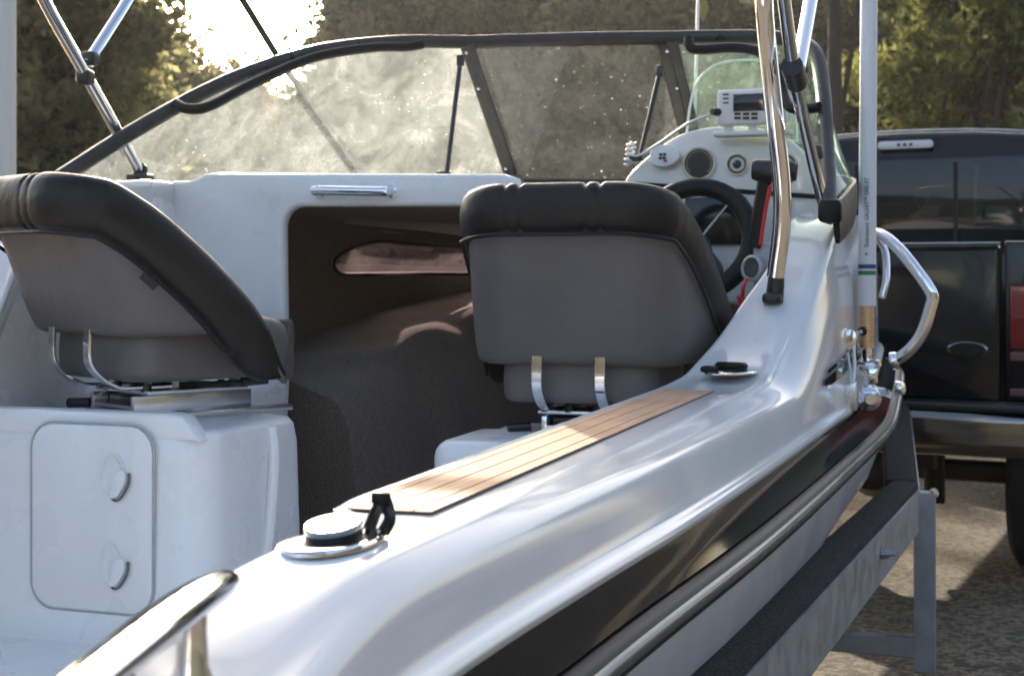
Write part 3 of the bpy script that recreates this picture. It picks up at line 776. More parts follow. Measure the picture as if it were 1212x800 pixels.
# mooring cleat at the stern quarter
bm = NB()
cz = 1.065
pts = [V((.768, .50, cz + .020)), V((.757, .545, cz + .0235)), V((.738, .63, cz + .0265)), V((.719, .71, cz + .0265)), V((.706, .765, cz + .0245)), V((.700, .79, cz + .022))]
pc = crv(pts, 8)
def csec(i, t):
    k = math.sin(math.pi * min(1, max(0, t * .98 + .01))) ** .45
    return circ(1, 18, .0135 * k + .0014, .0085 * k + .0010)
sweep(bm, pc, csec, up=(0, 0, 1))
cleat = obj('mooring_cleat', bm, M['chrome'], boat, sharp=180, label='long polished steel mooring cleat on the near gunwale corner')
for y, x in ((.712, .719), (.60, .745)):
    bm = NB(); lathe(bm, [(.0125, -.045), (.0120, -.016), (.0095, -.010), (.0085, .010), (.009, .024)], Matrix.Translation((x, y, cz)), 22)
    obj('cleat_post', bm, M['chrome'], cleat)

# ------------------------------------------------------------------ windscreen
def pp(lst): return [P(x, y, Y=Y) for x, y, Y in lst]
top_p = pp([(72, 210, 2.76), (150, 160, 2.92), (230, 115, 3.08), (300, 84, 3.22), (380, 60, 3.36), (470, 50, 3.50), (550, 50, 3.60)])
bot_p = [V((-.885, 2.74, 1.47)), V((-.87, 3.05, 1.485)), V((-.83, 3.35, 1.51)), V((-.70, 3.62, 1.53)), V((-.52, 3.80, 1.538)), V((-.33, 3.91, 1.54)), P(604, 212, Y=3.95)]
tp, bt = crv(top_p, 6), crv(bot_p, 6)
bm = NB(); rows = [[a.lerp(b, k / 8) + V((0, .02 * math.sin(math.pi * k / 8), 0)) for k in range(9)] for a, b in zip(bt, tp)]
grid(bm, rows); panes = []
wf_bm = NB()
top_c = pp([(550, 50, 3.60), (620, 48, 3.62), (700, 46, 3.62), (790, 45, 3.60)])
top_s = pp([(790, 45, 3.60), (860, 44, 3.60), (925, 46, 3.57), (962, 60, 3.50), (973, 100, 3.42), (977, 160, 3.30), (980, 215, 3.18), (982, 258, 3.09)])
flat = lambda w, h: [(w * x, h * y) for x, y in ((-1, -.6), (-.6, -1), (.6, -1), (1, -.6), (1, .6), (.6, 1), (-.6, 1), (-1, .6))]
allt = crv(top_p + top_c[1:] + top_s[1:], 6)
sweep(wf_bm, allt, lambda i, t: flat(.015, .0175))
fr = obj('windscreen_frame', wf_bm, M['frame'], boat, sharp=50, label='black windscreen frame')
obj('window_pane', bm, M['glass_side'], boat, sharp=180, label='salt stained port side window pane')
bm = NB(); rows = []
b0, b1, t0, t1 = P(612, 216, Y=3.95), P(822, 216, Y=3.95), P(560, 52, Y=3.61), P(782, 48, Y=3.61)
rows = [[b0.lerp(b1, i / 8).lerp(t0.lerp(t1, i / 8), k / 6) for k in range(7)] for i in range(9)]
grid(bm, rows); obj('window_pane', bm, M['glass'], boat, sharp=180, label='dusty middle window pane')
bot_s = pp([(826, 216, 3.95), (880, 206, 3.9), (935, 200, 3.8), (985, 205, 3.62), (1007, 215, 3.45), (1011, 228, 3.33), (1003, 244, 3.2), (990, 258, 3.09)])
tps, bts = crv(top_s, 6), crv(bot_s, 6)
bm = NB(); grid(bm, [[b.lerp(t, k / 8) for k in range(9)] for b, t in zip(bts, tps)])
obj('window_pane', bm, M['glass_green'], boat, sharp=180, label='green tinted starboard window pane beside the helm')
bm = NB(); flatbar(bm, [bt[k] + V((0, 0, -.006)) for k in range(len(bt))], .02, .018, (0, 0, 1)); obj('sill_rail', bm, M['frame'], fr)
bm = NB(); flatbar(bm, [P(600, 215, Y=3.95), P(740, 216, Y=3.95), P(830, 216, Y=3.95)], .02, .02, (0, 0, 1)); obj('sill_rail', bm, M['frame'], fr)
bm = NB(); sweep(bm, [b + V((0.0, 0, -.012)) for b in bts], lambda i, t: flat(.007, .010 + .034 * max(0, min(1, (t - .45) / .35))), up=(0, 0, 1)); obj('sill_rail', bm, M['rubber'], fr)
bm = NB(); bx(bm, P(983, 250, Y=3.08), (.05, .05, .05), bev=.012, seg=3); obj('frame_foot', bm, M['rubber'], fr)
bm = NB(); vis = crv(pp([(812, 168, 3.72), (816, 130, 3.70), (824, 100, 3.68), (842, 80, 3.67), (872, 72, 3.66), (905, 74, 3.66), (930, 90, 3.67), (942, 130, 3.70), (945, 168, 3.72)]), 5)
b0_, b1_ = vis[0], vis[-1]
grid(bm, [[q.lerp(b0_.lerp(b1_, i / (len(vis) - 1)), k / 5) for k in range(6)] for i, q in enumerate(vis)]); visor = obj('spray_visor', bm, M['glass_clear'], boat, sharp=180, label='small rounded clear visor behind the chart screen')
bm = NB(); tube(bm, vis, .0035, 8); obj('visor_edge', bm, M['wplastic'], visor)
# pillars
for (x0, y0), (x1, y1), w in (((551, 52), (605, 212), .032), ((788, 50), (830, 214), .05)):
    bm = NB(); a, b = P(x0, y0, Y=3.60), P(x1, y1, Y=3.945)
    flatbar(bm, [a, b], w, .022, (0, -1, .5)); flatbar(bm, [a + V((.019, -.012, 0)), b + V((.019, -.012, 0))], w * .55, .014, (0, -1, .5))
    pil = obj('pillar', bm, M['frame'], fr)
    for f in (.05, .3, .9):
        bm = NB(); q = a.lerp(b, f) + V((.004, -.022, -.008)); lathe(bm, [(.0, .004), (.004, .003), (.0055, 0)], axis(q, (0, -1, .4)), 10)
        obj('screw', bm, M['chrome'], fr)
for (x0, y0), (x1, y1), m in (((545, 72), (529, 203), 'frame'), ((781, 85), (758, 185), 'frame')):
    bm = NB(); a, b = P(x0, y0, Y=3.58), P(x1, y1, Y=3.50); tube(bm, [a, b], .0065, 10)
    bx(bm, b + V((-.01, 0, -.006)), (.035, .02, .014), bev=.003); bx(bm, a, (.018, .018, .03), bev=.003)
    obj('strut', bm, M[m], fr)
# thick bolted grab rails on the top frame
for lst in ([(815, 46, 3.53), (816, 54, 3.52), (825, 59, 3.52), (870, 57, 3.52), (900, 63, 3.50), (921, 82, 3.46), (926, 108, 3.42), (934, 126, 3.38), (950, 129, 3.36), (970, 127, 3.34)],
            [(208, 123, 3.02), (222, 129, 3.01), (248, 126, 3.03), (298, 100, 3.15), (370, 69, 3.31), (440, 57, 3.42), (480, 56, 3.49), (500, 53, 3.52)]):
    bm = NB(); tube(bm, crv(pp(lst), 6), .013, 12); obj('grab_rail', bm, M['rubber'], fr)

# ------------------------------------------------------------------ canopy poles
def pole(lst, r, m='chrome', label=None):
    bm = NB(); tube(bm, crv([P(q[0], q[1], Y=q[2]) if len(q) == 3 and q[0] > 5 else V(q) if len(q) == 3 else P(q[0], q[1], X=PX) for q in lst], 6), r, 16); return obj('canopy_pole', bm, M[m], boat, sharp=60, label=label)
f1 = P(917, 338, Y=2.95)
pole([(.50, 3.42, 2.345), (.585, 3.12, 2.20), (899, -80, 2.86), (905, 20, 2.87), (916, 130, 2.90), (925, 215, 2.93), (925, 270, 2.94), (918, 328, 2.95)], .0185, label='thick polished canopy pole standing in a black foot')
bm = NB(); tube(bm, [f1 + V((-.002, 0, -.035)), f1 + V((.002, 0, .0)), f1 + V((.004, 0, .024))], [.019, .0165], 14); bx(bm, f1 + V((-.004, -.002, -.026)), (.04, .045, .024), bev=.009, seg=3)
obj('pole_foot', bm, M['plastic'], boat)
PX = .80
pole([(0, 2.15, 2.40), (.45, 2.17, 2.38), (.69, 2.26, 2.30), (.79, 2.36, 2.17), (908, -170), (918, -80), (940, 88), (962, 190, 3.08), (976, 246, 3.15)], .0130, label='polished aft leaning canopy pole that ends beside the windscreen foot')
pole([(0, 3.45, 2.38), (.58, 3.42, 2.33), (.79, 3.40, 2.24), (986, -150), (973, -80), (958, 10), (945, 82)], .0145)
bm = NB(); tube(bm, [P(937, 78, X=.80), P(943, 98, X=.80)], .021, 16); obj('pole_collar', bm, M['plastic'], boat); bm = NB(); bx(bm, P(949, 76, X=.80), (.028, .03, .036), bev=.008)
obj('pole_clamp', bm, M['plastic'], boat)
bm = NB(); bx(bm, P(968, 180, Y=3.13), (.022, .03, .03), bev=.006); obj('pole_clamp', bm, M['plastic'], boat)
PX = -.82
pole([(0, 2.15, 2.40), (-.45, 2.17, 2.38), (-.68, 2.36, 2.32), (-.79, 2.47, 2.19), (14, -100), (30, -56), (52, 0), (101, 88), (165, 203)], .0135)
pole([(0, 3.45, 2.38), (-.58, 3.42, 2.33), (-.79, 3.42, 2.22), (205, -90), (182, -50), (150, 4), (104, 76)], .0140)
for px, py in ((101, 92), (107, 70)):
    bm = NB(); q = P(px, py, X=-.82); bx(bm, q, (.036, .036, .034), bev=.01, seg=3); obj('pole_clamp', bm, M['plastic'], boat)
bm = NB(); q = P(166, 208, X=-.82); bx(bm, q + V((0, 0, -.006)), (.05, .05, .02), bev=.005); lathe(bm, [(.018, 0), (.018, .022), (.010, .03), (0, .03)], Matrix.Translation(q), 12); obj('pole_foot', bm, M['plastic'], boat)
bm = NB(); flatbar(bm, [V((-.70, 2.30, 2.27))] + pp([(250, -60, 3.10), (335, 78, 3.45), (425, 197, 4.05)]), .004, .019, (1, 0, 0.3)); obj('canopy_strap', bm, M['rubber'], boat, label='thin dark strap running down through the port window')
bm = NB(); tube(bm, pp([(838, -420, 4.1), (821, 190, 4.1)]), .005, 8); obj('whip_aerial', bm, M['fibre'], boat)

# ------------------------------------------------------------------ helm console
YC = 3.52
oc = [(735, 226), (741, 210), (757, 193), (785, 170), (812, 156), (845, 150), (880, 150), (912, 155), (938, 168), (958, 190), (968, 222), (972, 360), (735, 360)]
bm = NB(); sm = crv([P(x, y, Y=YC) for x, y in oc[:11]], 5) + [P(x, y, Y=YC) for x, y in oc[11:]]
prism(bm, sm, (0, .33, -.0), .016, 4)
con = obj('helm_console', bm, M['gel'], boat, sharp=45, label='white arched helm console')
bm = NB(); a, b = P(742, 217, Y=YC - .002), P(968, 233, Y=YC - .002); bx(bm, (a + b) / 2, ((b - a).length, .008, .011), R=Matrix.Rotation(math.atan2((b - a).z, (b - a).x) * -1, 3, 'Y'), bev=.002); obj('trim_line', bm, M['rubber'], con)
bm = NB(); a, b = P(811, 234, Y=YC - .006), P(884, 290, Y=YC - .006); bx(bm, (a + b) / 2, (abs(b.x - a.x), .02, abs(a.z - b.z)), bev=.006); obj('switch_panel', bm, M['screen'], con)
def gauge(px, py, r, ring, needle):
    c = P(px, py, Y=YC - .001); Mx = axis(c, (0, -1, 0)); bm = NB()
    lathe(bm, [(r * 1.02, 0), (r * 1.02, .006), (r * .96, .011), (r * .86, .011), (r * .84, .006)], Mx, 32, 0)
    lathe(bm, [(r * .85, .0065), (0, .0065)], Mx, 32, 1)
    for k in range(24):
        an = rad(-130 + 260 * k / 23); d_ = V((math.sin(an), math.cos(an), 0)); flatbar(bm, [Mx @ (d_ * r * .68 + V((0, 0, .0072))), Mx @ (d_ * r * .80 + V((0, 0, .0072)))], r * .03, .0006, (0, 1, 0), mi=2)
    if needle:
        lathe(bm, [(r * .66, .0078), (r * .40, .0078)], Mx, 32, 2)
        lathe(bm, [(r * .2, .0075), (r * .2, .010), (0, .011)], Mx, 14, 1)
        flatbar(bm, [Mx @ V((0, 0, .009)), Mx @ V((-r * .5, r * .45, .009))], r * .07, .001, (0, 1, 0), mi=2)
    obj('gauge', bm, [M['chrome'], M['gface'], M['lampw']], con, label=ring)
gauge(828, 194, .042, 'large round black faced gauge', False)
gauge(873, 195, .027, 'small round pale dialled gauge', True)
gauge(930, 196, .030, 'gauge half hidden behind the pole', True)
bm = NB(); c = P(788, 187, Y=YC - .004); Mx = axis(c, (0, -1, .15), 0)
rows = [[Mx @ V((.040 * f * math.cos(t) * (1 + .08 * math.cos(3 * t)), .030 * f * math.sin(t), z_)) for t in [2 * math.pi * k / 30 for k in range(30)]] for f, z_ in ((.95, 0), (1, .006), (1, .018), (.93, .026), (.6, .029))]
vs = grid(bm, rows, closed=True); bm.faces.new(vs[-1])
cap = obj('socket_cover', bm, M['wplastic'], con)
bm = NB()
for dx, dz in ((-.006, .006), (.004, .006), (-.007, -.003), (.003, -.003)): bx(bm, c + V((dx, -.032, dz)), (.007, .003, .006))
obj('emblem', bm, M['ink'], con)
bm = NB(); bx(bm, c + V((.006, -.033, -.010)), (.008, .003, .006)); obj('emblem', bm, M['red'], con)
# chart plotter
a, b = P(850, 108, Y=3.46), P(932, 148, Y=3.46); cc = (a + b) / 2
bm = NB(); bx(bm, cc, (b.x - a.x, .045, a.z - b.z), bev=.010, seg=3); bx(bm, cc + V((0, .03, -.015)), ((b.x - a.x) * 1.06, .03, .045), bev=.010)
for dx in (-.06, .0, .05): bx(bm, cc + V((dx, .01, -.05)), (.022, .03, .04), bev=.004)
bx(bm, cc + V((0, .012, -.062)), (.19, .06, .012), bev=.004)
plot = obj('chart_plotter', bm, M['wplastic'], boat, label='white chart plotter with dark screen on the console')
a, b = P(868, 112, Y=3.436), P(904, 131, Y=3.436); bm = NB(); bx(bm, (a + b) / 2, (b.x - a.x, .004, a.z - b.z), bev=.001); obj('screen', bm, M['screen'], plot)
for px in (873, 883, 893):
    bm = NB()
    for py in (135, 140): bx(bm, P(px, py, Y=3.436), (.016, .006, .006), bev=.002)
    obj('button', bm, M['plastic'], plot)
for py in (112, 117, 122):
    bm = NB(); bx(bm, P(859, py, Y=3.436), (.014, .005, .0035), bev=.001); obj('button', bm, M['plastic'], plot)
bm = NB(); lathe(bm, [(0, .02), (.008, .02), (.010, 0), (.006, -.01), (0, -.01)], axis(P(850, 133, Y=3.44), (-.6, -.8, 0)), 14); obj('plug', bm, M['plastic'], plot)
bm = NB(); tube(bm, crv(pp([(849, 133, 3.44), (835, 138, 3.43), (815, 146, 3.44), (800, 156, 3.47), (780, 170, 3.49), (760, 182, 3.5)]), 6), .0035, 8)
cp = []
for i in range(60):
    t = i / 59; an = t * 30; q = P(748 - 4 * t, 168 + 28 * t, Y=3.50); cp.append(q + V((.011 * math.cos(an), .011 * math.sin(an), 0)))
tube(bm, cp, .0028, 6); tube(bm, crv(pp([(765, 180, 3.49), (752, 185, 3.48), (742, 178, 3.5), (748, 168, 3.5)]), 5), .003, 6)
obj('cable', bm, M['wplastic'], boat, label='coiled white cable beside the console')
# steering wheel
wc = P(822, 284, Y=3.30); tilt = Matrix.Translation(wc) @ Matrix.Rotation(rad(72), 4, 'X')
bm = NB(); ring = [tilt @ V((.132 * math.cos(2 * math.pi * k / 56), .132 * math.sin(2 * math.pi * k / 56), 0)) for k in range(56)]
sweep(bm, ring, lambda i, t: circ(.0225, 12), closed=True)
whl = obj('steering_wheel', bm, M['rubber'], boat, sharp=180)
bm = NB()
for an in (50, 170, 290):
    a = rad(an); flatbar(bm, [tilt @ V((.02 * math.cos(a), .02 * math.sin(a), -.02)), tilt @ V((.128 * math.cos(a), .128 * math.sin(a), 0))], .016, .005, (0, 0, 1))
obj('spoke', bm, M['alu'], whl)
bm = NB(); lathe(bm, [(0, .012), (.022, .01), (.03, 0), (.03, -.03), (.024, -.10), (.03, -.22)], tilt @ Matrix.Translation((0, 0, -.02)), 20); obj('hub', bm, M['plastic'], whl)
# throttle
q0 = P(897, 318, Y=3.20)
bm = NB(); bx(bm, q0 + V((.02, .02, -.005)), (.055, .11, .13), bev=.02, seg=4); lathe(bm, [(.030, 0), (.030, .012), (.024, .016), (.022, .012)], axis(q0 + V((-.002, -.03, .0)), (-.5, -.85, .1)), 24)
thr = obj('throttle', bm, M['greyp'], boat, label='engine throttle with black lever')
bm = NB(); lathe(bm, [(.022, .011), (0, .011)], axis(q0 + V((-.002, -.03, .0)), (-.5, -.85, .1)), 24); obj('throttle_boss', bm, M['plastic'], thr)
bm = NB(); flatbar(bm, crv(pp([(893, 292, 3.17), (899, 250, 3.15), (905, 215, 3.13), (904, 196, 3.12)]), 5), .03, .024, (0, 1, 0))
a, b = P(891, 201, Y=3.10), P(943, 204, Y=3.10)
tube(bm, [a, a.lerp(b, .1), a.lerp(b, .9), b], [.021, .025, .024, .018], 14)
obj('throttle_lever', bm, M['plastic'], thr)
bm = NB(); flatbar(bm, crv(pp([(900, 290, 3.135), (906, 250, 3.12), (912, 220, 3.10)]), 5), .008, .008, (0, 1, 0)); bx(bm, P(929, 214, Y=3.09), (.03, .02, .008), bev=.003); obj('trigger', bm, M['red'], thr)
# safety lanyard hanging by the throttle
bm = NB(); pts = []
for i in range(70):
    t = i / 69; q = P(876 + 3 * math.sin(t * 5), 350 + 40 * t, Y=3.14); an = i * 1.1; pts.append(q + V((.007 * math.cos(an), .007 * math.sin(an), 0)))
tube(bm, pts, .0035, 6); tube(bm, crv(pp([(879, 350, 3.14), (880, 340, 3.13), (884, 330, 3.14)]), 4), .004, 6)
tag(obj('safety_lanyard', bm, M['rubred']), 'coiled red safety lanyard hanging below the throttle', 'lanyard')

# ------------------------------------------------------------------ antenna on the starboard flank
AY = 3.45
ab = P(1026, 398, Y=AY)
bm = NB(); a, b = P(1032, -560, Y=AY), P(1026, 362, Y=AY)
tube(bm, [b, b.lerp(a, .5), a], [.0208, .0195, .0175], 20)
ant = obj('antenna', bm, M['fibre'], boat, label='tall white fibreglass antenna on a hinged steel mount')
bm = NB(); tube(bm, [P(1026, 361, Y=AY), P(1026, 412, Y=AY)], .0165, 20); obj('antenna_ferrule', bm, M['brass'], ant)
for (y0, y1), m in (((313, 318), 'blue'), ((320.5, 325.5), 'green')):
    bm = NB(); tube(bm, [P(1026.3, y0, Y=AY), P(1026.3, y1, Y=AY)], .0212, 24); obj('antenna_band', bm, M[m], ant)
def lettering(text, start, end, size, ay):
    cu = bpy.data.curves.new('lettering', 'FONT'); cu.body = text; cu.size = size; cu.extrude = .0002; cu.resolution_u = 3; cu.align_y = 'CENTER'
    o = bpy.data.objects.new('t', cu); col.objects.link(o); bpy.context.view_layer.update()
    dg = bpy.context.evaluated_depsgraph_get(); me = bpy.data.meshes.new_from_object(o.evaluated_get(dg))
    bpy.data.objects.remove(o)
    xs = [v.co.x for v in me.vertices]; Lx = max(xs)
    p0, p1 = P(1026, start, Y=ay), P(1026, end, Y=ay); H = p1.z - p0.z
    ctr = lambda z_: p0.x + (z_ - p0.z) * (P(1027, 0, Y=ay).x - p0.x) / (P(1027, 0, Y=ay).z - p0.z)
    t = NB(); t.from_mesh(me); bpy.data.meshes.remove(me)
    fwd = V((CAM.x - p0.x, CAM.y - p0.y, 0)).normalized(); side = V((-fwd.y, fwd.x, 0))   # side: viewer's right
    R_ = .0209
    for v in t.verts:
        zz = p0.z + v.co.x / Lx * H; an = -v.co.y / R_
        dirv = fwd * math.cos(an) + side * math.sin(an)
        c = V((ctr(zz), p0.y, zz)); v.co = c + dirv * (R_ - .0012 * (zz - p0.z) + v.co.z * .5 + .0004)
    return t
obj('lettering', lettering("Shakespeare\u2019 GALAXY\u2122 5400-XT", 293, 211, .0142, AY), M['ink'], ant, smooth=False)
bm = lettering("+", 303, 299, .02, AY); obj('lettering', bm, M['ink'], ant, smooth=False)
# ratchet mount
bm = NB(); mp = P(1019, 470, Y=3.27)
prism(bm, [P(x, y, Y=3.245) for x, y in ((998, 456), (1014, 452), (1014, 486), (998, 492))], (.0, .006, 0), .002)
bx(bm, mp + V((.015, .0, 0)), (.05, .04, .045), bev=.012, seg=3)
lathe(bm, [(0, .045), (.012, .045), (.014, .040), (.026, .034), (.028, .0)], axis(mp + V((.012, .02, -.002)), (.25, -1, 0)), 26)
mt = obj('antenna_mount', bm, M['alu'], ant)
bm = NB()
tube(bm, crv(pp([(1026, 410, AY), (1027, 428, AY), (1030, 445, AY - .02), (1028, 462, AY - .04)]), 5), .011, 12)
for px, py in ((1020, 432), (1036, 430), (1019, 440)): lathe(bm, [(0, .012), (.008, .012), (.009, 0), (.009, -.012), (0, -.012)], axis(P(px, py, Y=AY - .02), (1, -.4, 0)), 12)
tube(bm, [P(1014, 434, Y=AY - .02), P(1040, 430, Y=AY - .02)], .009, 12); bx(bm, P(1031, 445, Y=AY - .03), (.03, .03, .04), bev=.006)
obj('hinge', bm, M['chrome'], ant)
bm = NB(); tube(bm, crv(pp([(1021, 392, AY - .03), (1013, 396, AY - .03), (1010, 410, AY - .10), (1011, 432, AY - .15), (1009, 455, AY - .19), (1005, 468, AY - .20)]), 6), .0048, 10)
bm2 = NB(); lathe(bm2, [(0, .006), (.010, .006), (.011, 0), (.0, 0)], axis(P(1021, 392, Y=AY - .025), (-.3, -1, 0)), 14); join(bm, bm2, 1)
obj('antenna_cable', bm, [M['wplastic'], M['rubber']], ant)
# vent shell left of the antenna
bm = NB(); c = P(1002, 402, Y=3.30); lathe(bm, [(.024, -.01), (.026, .001), (.022, .008), (.010, .011), (0, .012)], axis(c, (.85, -.5, .1)) @ Matrix.Diagonal((.95, 1.25, 1, 1)), 24)
obj('shell_vent', bm, M['chrome'], boat)
bm = NB(); tube(bm, crv(pp([(1003, 418, 3.265), (1006, 436, 3.25), (1007, 456, 3.25), (1005, 470, 3.24)]), 5), .003, 8); obj('lead', bm, M['wplastic'], boat)

# ------------------------------------------------------------------ bow side rail
bm = NB()
tube(bm, crv(pp([(1030, 283, 4.12), (1036, 277, 4.10), (1048, 281, 4.06), (1066, 297, 4.02), (1086, 322, 3.99), (1100, 342, 3.98), (1104, 352, 3.98), (1102, 362, 3.98), (1094, 388, 3.98), (1084, 406, 3.98), (1070, 420, 3.98), (1058, 427, 3.99)]), 6), .016, 16)
tube(bm, crv(pp([(1040, 283, 4.14), (1048, 300, 4.12), (1049, 330, 4.08), (1044, 352, 4.06)]), 5), .010, 12)
lathe(bm, [(0, -.01), (.024, -.01), (.024, .006), (.016, .012)], axis(P(1059, 427, Y=3.99), (1, -.1, .2)), 18)
obj('side_rail', bm, M['chrome'], boat, sharp=60, label='bent polished steel rail on the bow side')
bm = NB(); lathe(bm, [(0, .02), (.016, .018), (.022, .006), (.022, 0)], axis(P(1062, 460, Y=4.02), (1, -.3, .1)), 18); obj('towing_eye', bm, M['chrome'], boat)

# ------------------------------------------------------------------ trailer
tr = thing('boat_trailer', 'grey aluminium boat trailer with carpeted side bunks under the white boat', 'trailer', (0, 2.6, 0))
def beam(bm, a, b, w, h, up=(0, 0, 1)): flatbar(bm, [a, b], w, h, up)
A_, B_ = P(889, 796, X=.835), P(1089, 579, X=.965)
A2 = A_ + (A_ - B_) * .55
for s in (1, -1):
    f = lambda v: V((v.x * s, v.y, v.z))
    dirn = (B_ - A_).normalized(); sd = V((dirn.y, -dirn.x, 0)).normalized()
    bm = NB()
    # angle section: outer face plus top flange under the carpet
    pa, pb = A2, B_
    vs = []
    q = [(0, 0), (0, -.118), (-.006, -.118), (-.006, -.012), (-.085, -.012), (-.085, 0)]
    rows = [[f(pt + sd * x + UP * z_) for x, z_ in q] for pt in (pa, pa.lerp(pb, .5), pb)]
    vs = grid(bm, rows, closed=True); bm.faces.new(vs[0]); bm.faces.new(vs[-1])
    obj('side_beam', bm, M['galv'], tr, sharp=30)
    bm = NB()
    q = [(-.004, .002), (-.006, .016), (-.014, .022), (-.045, .024), (-.075, .022), (-.085, .014), (-.087, .002)]
    rows = [[f(pt + sd * x + UP * z_) for x, z_ in q] for pt in [pa.lerp(pb, i / 10) for i in range(11)]]
    vs = grid(bm, rows, closed=True); bm.faces.new(vs[0]); bm.faces.new(vs[-1])
    obj('bunk_carpet', bm, M['bunk'], tr)
    # forward, inward running section
    C_ = P(1079, 486, X=.80)
    C_ = P(1078, 487, Y=B_.y + .85)
    bm = NB(); d2 = (C_ - B_).normalized(); s2 = V((d2.y, -d2.x, 0)).normalized()
    rows = [[f(pt + s2 * x + UP * z_) for x, z_ in ((0, 0), (0, -.10), (-.006, -.10), (-.006, -.012), (-.10, -.012), (-.10, 0))] for pt in (B_ + d2 * .008, C_)]
    vs = grid(bm, rows, closed=True); bm.faces.new(vs[0]); bm.faces.new(vs[-1]); obj('side_beam', bm, M['galv'], tr, sharp=30)
    bm = NB()
    rows = [[f(pt + s2 * x + UP * z_) for x, z_ in ((-.004, .002), (-.006, .017), (-.014, .023), (-.05, .025), (-.09, .022), (-.097, .014), (-.10, .002))] for pt in [(B_ + d2 * .008).lerp(C_, i / 5) for i in range(6)]]
    vs = grid(bm, rows, closed=True); bm.faces.new(vs[0]); bm.faces.new(vs[-1]); obj('bunk_carpet', bm, M['bunk'], tr)
    # upright post and lower brace
    pz = B_ + dirn * .02
    bm = NB(); bx(bm, f(V((B_.x + .012, B_.y + .03, (B_.z - .01 + .12) / 2))), (.060, .055, B_.z - .13), bev=.0025, seg=1)
    obj('post', bm, M['galv'], tr, sharp=20)
    bm = NB(); bx(bm, f(V((B_.x - .005, B_.y + .004, B_.z - .05))), (.012, .004, .10), bev=.0015); obj('weld_plate', bm, M['galv'], tr)
    bm = NB(); lathe(bm, [(0, .016), (.010, .015), (.012, .006), (.016, .005), (.016, 0), (0, 0)], axis(f(B_ + V((.035, .02, -.012))), (.6 * s, -.8, 0)), 10); obj('bolt', bm, M['chrome'], tr)
    bp = f(A_.lerp(B_, .62) + sd * .001 + UP * -.05)
    bm = NB(); lathe(bm, [(0, .030), (.006, .030), (.006, .018), (.011, .018), (.011, .008), (.015, .008), (.015, 0), (0, 0)], axis(bp, f(sd)), 8); obj('bolt', bm, M['galv'], tr)
cz = P(1030, 764, Y=B_.y).z
bm = NB(); bx(bm, (0, B_.y + .03, cz), (2 * B_.x, .05, .055), bev=.0025, seg=1); obj('cross_beam', bm, M['galv'], tr, sharp=20)
bm = NB(); bx(bm, (0, 1.2, .36), (1.5, .06, .08), bev=.006); obj('cross_beam', bm, M['galv'], tr)
for s in (1, -1):
    bm = NB(); beam(bm, V((s * .50, .3, .36)), V((s * .50, 3.6, .22)), .05, .08); beam(bm, V((s * .50, 3.6, .22)), V((s * .04, 5.1, .34)), .05, .08); obj('chassis_rail', bm, M['galv'], tr)
    bm = NB(); lathe(bm, [(.12, -.07), (.24, -.075), (.275, -.055), (.28, 0), (.275, .055), (.24, .075), (.12, .07)], axis((s * .66, 1.6, .28), (1, 0, 0)), 32); wt = obj('wheel', bm, M['tyre'], tr)
    bm = NB(); lathe(bm, [(0, .03), (.05, .03), (.06, .02), (.125, .035), (.125, -.05), (0, -.05)], axis((s * .66, 1.6, .28), (s, 0, 0)), 24); obj('rim', bm, M['alu'], wt)
    bm = NB(); bx(bm, (s * .52, 1.6, .28), (.18, .05, .05)); bx(bm, (s * .52, 1.6, .33), (.06, .06, .16)); obj('axle_bracket', bm, M['galv'], tr)
bm = NB(); bx(bm, (0, 2.6, .37), (.07, 4.6, .05), bev=.004); obj('keel_beam', bm, M['galv'], tr)

# ------------------------------------------------------------------ pickup truck, seen from behind
tk = thing('pickup_truck', 'black pickup truck with chrome rear bumper parked beyond the bow of the boat', 'truck', (.50, 5.50, 0), rad(-8.5))
def tb(bm, c, s, bev=.0, mi=0, seg=3): bx(bm, c, s, bev=bev, mi=mi, seg=seg)
W_ = .70
bm = NB()     # cargo bed sides and floor
for s in (1, -1):
    prism(bm, [(s * (W_ + .014), .0, .78), (s * (W_ + .20), .03, .78), (s * (W_ + .215), .03, 1.1), (s * (W_ + .185), .03, 1.36), (s * (W_ + .17), .03, 1.385), (s * (W_ + .014), .0, 1.385)], (0, 1.75, 0), .015)
tb(bm, (0, .95, .80), (1.4, 1.7, .06)); tb(bm, (0, 1.72, 1.08), (1.5, .05, .56), .01)
obj('cargo_bed', bm, M['paint'], tk, world=False)
bm = NB(); prism(bm, [(x, .0, z) for x, z in rrect(-W_, W_, .79, 1.374, .02, 4)], (0, .06, 0), .012)
tb(bm, (0, .028, 1.366), (1.38, .075, .03), .010)
tg = obj('tailgate', bm, M['paint'], tk, world=False)
bm = NB(); tb(bm, (0, .012, 1.379), (1.39, .05, .006), .002); obj('tailgate_cap', bm, M['greyp'], tg, world=False)
iv = WM[tk.name].inverted()
ov = iv @ P(1146, 413, Y=5.42); ov.y = -.006
bm = NB(); lathe(bm, [(.5, 0), (.5, .05), (.44, .07), (.42, .04)], axis(ov, (0, -1, 0)) @ Matrix.Diagonal((.145, .055, .15, 1)), 30); lathe(bm, [(.43, .05), (0, .06)], axis(ov, (0, -1, 0)) @ Matrix.Diagonal((.145, .055, .15, 1)), 30, 1)
obj('oval_emblem', bm, [M['chrome2'], M['screen']], tg, world=False)
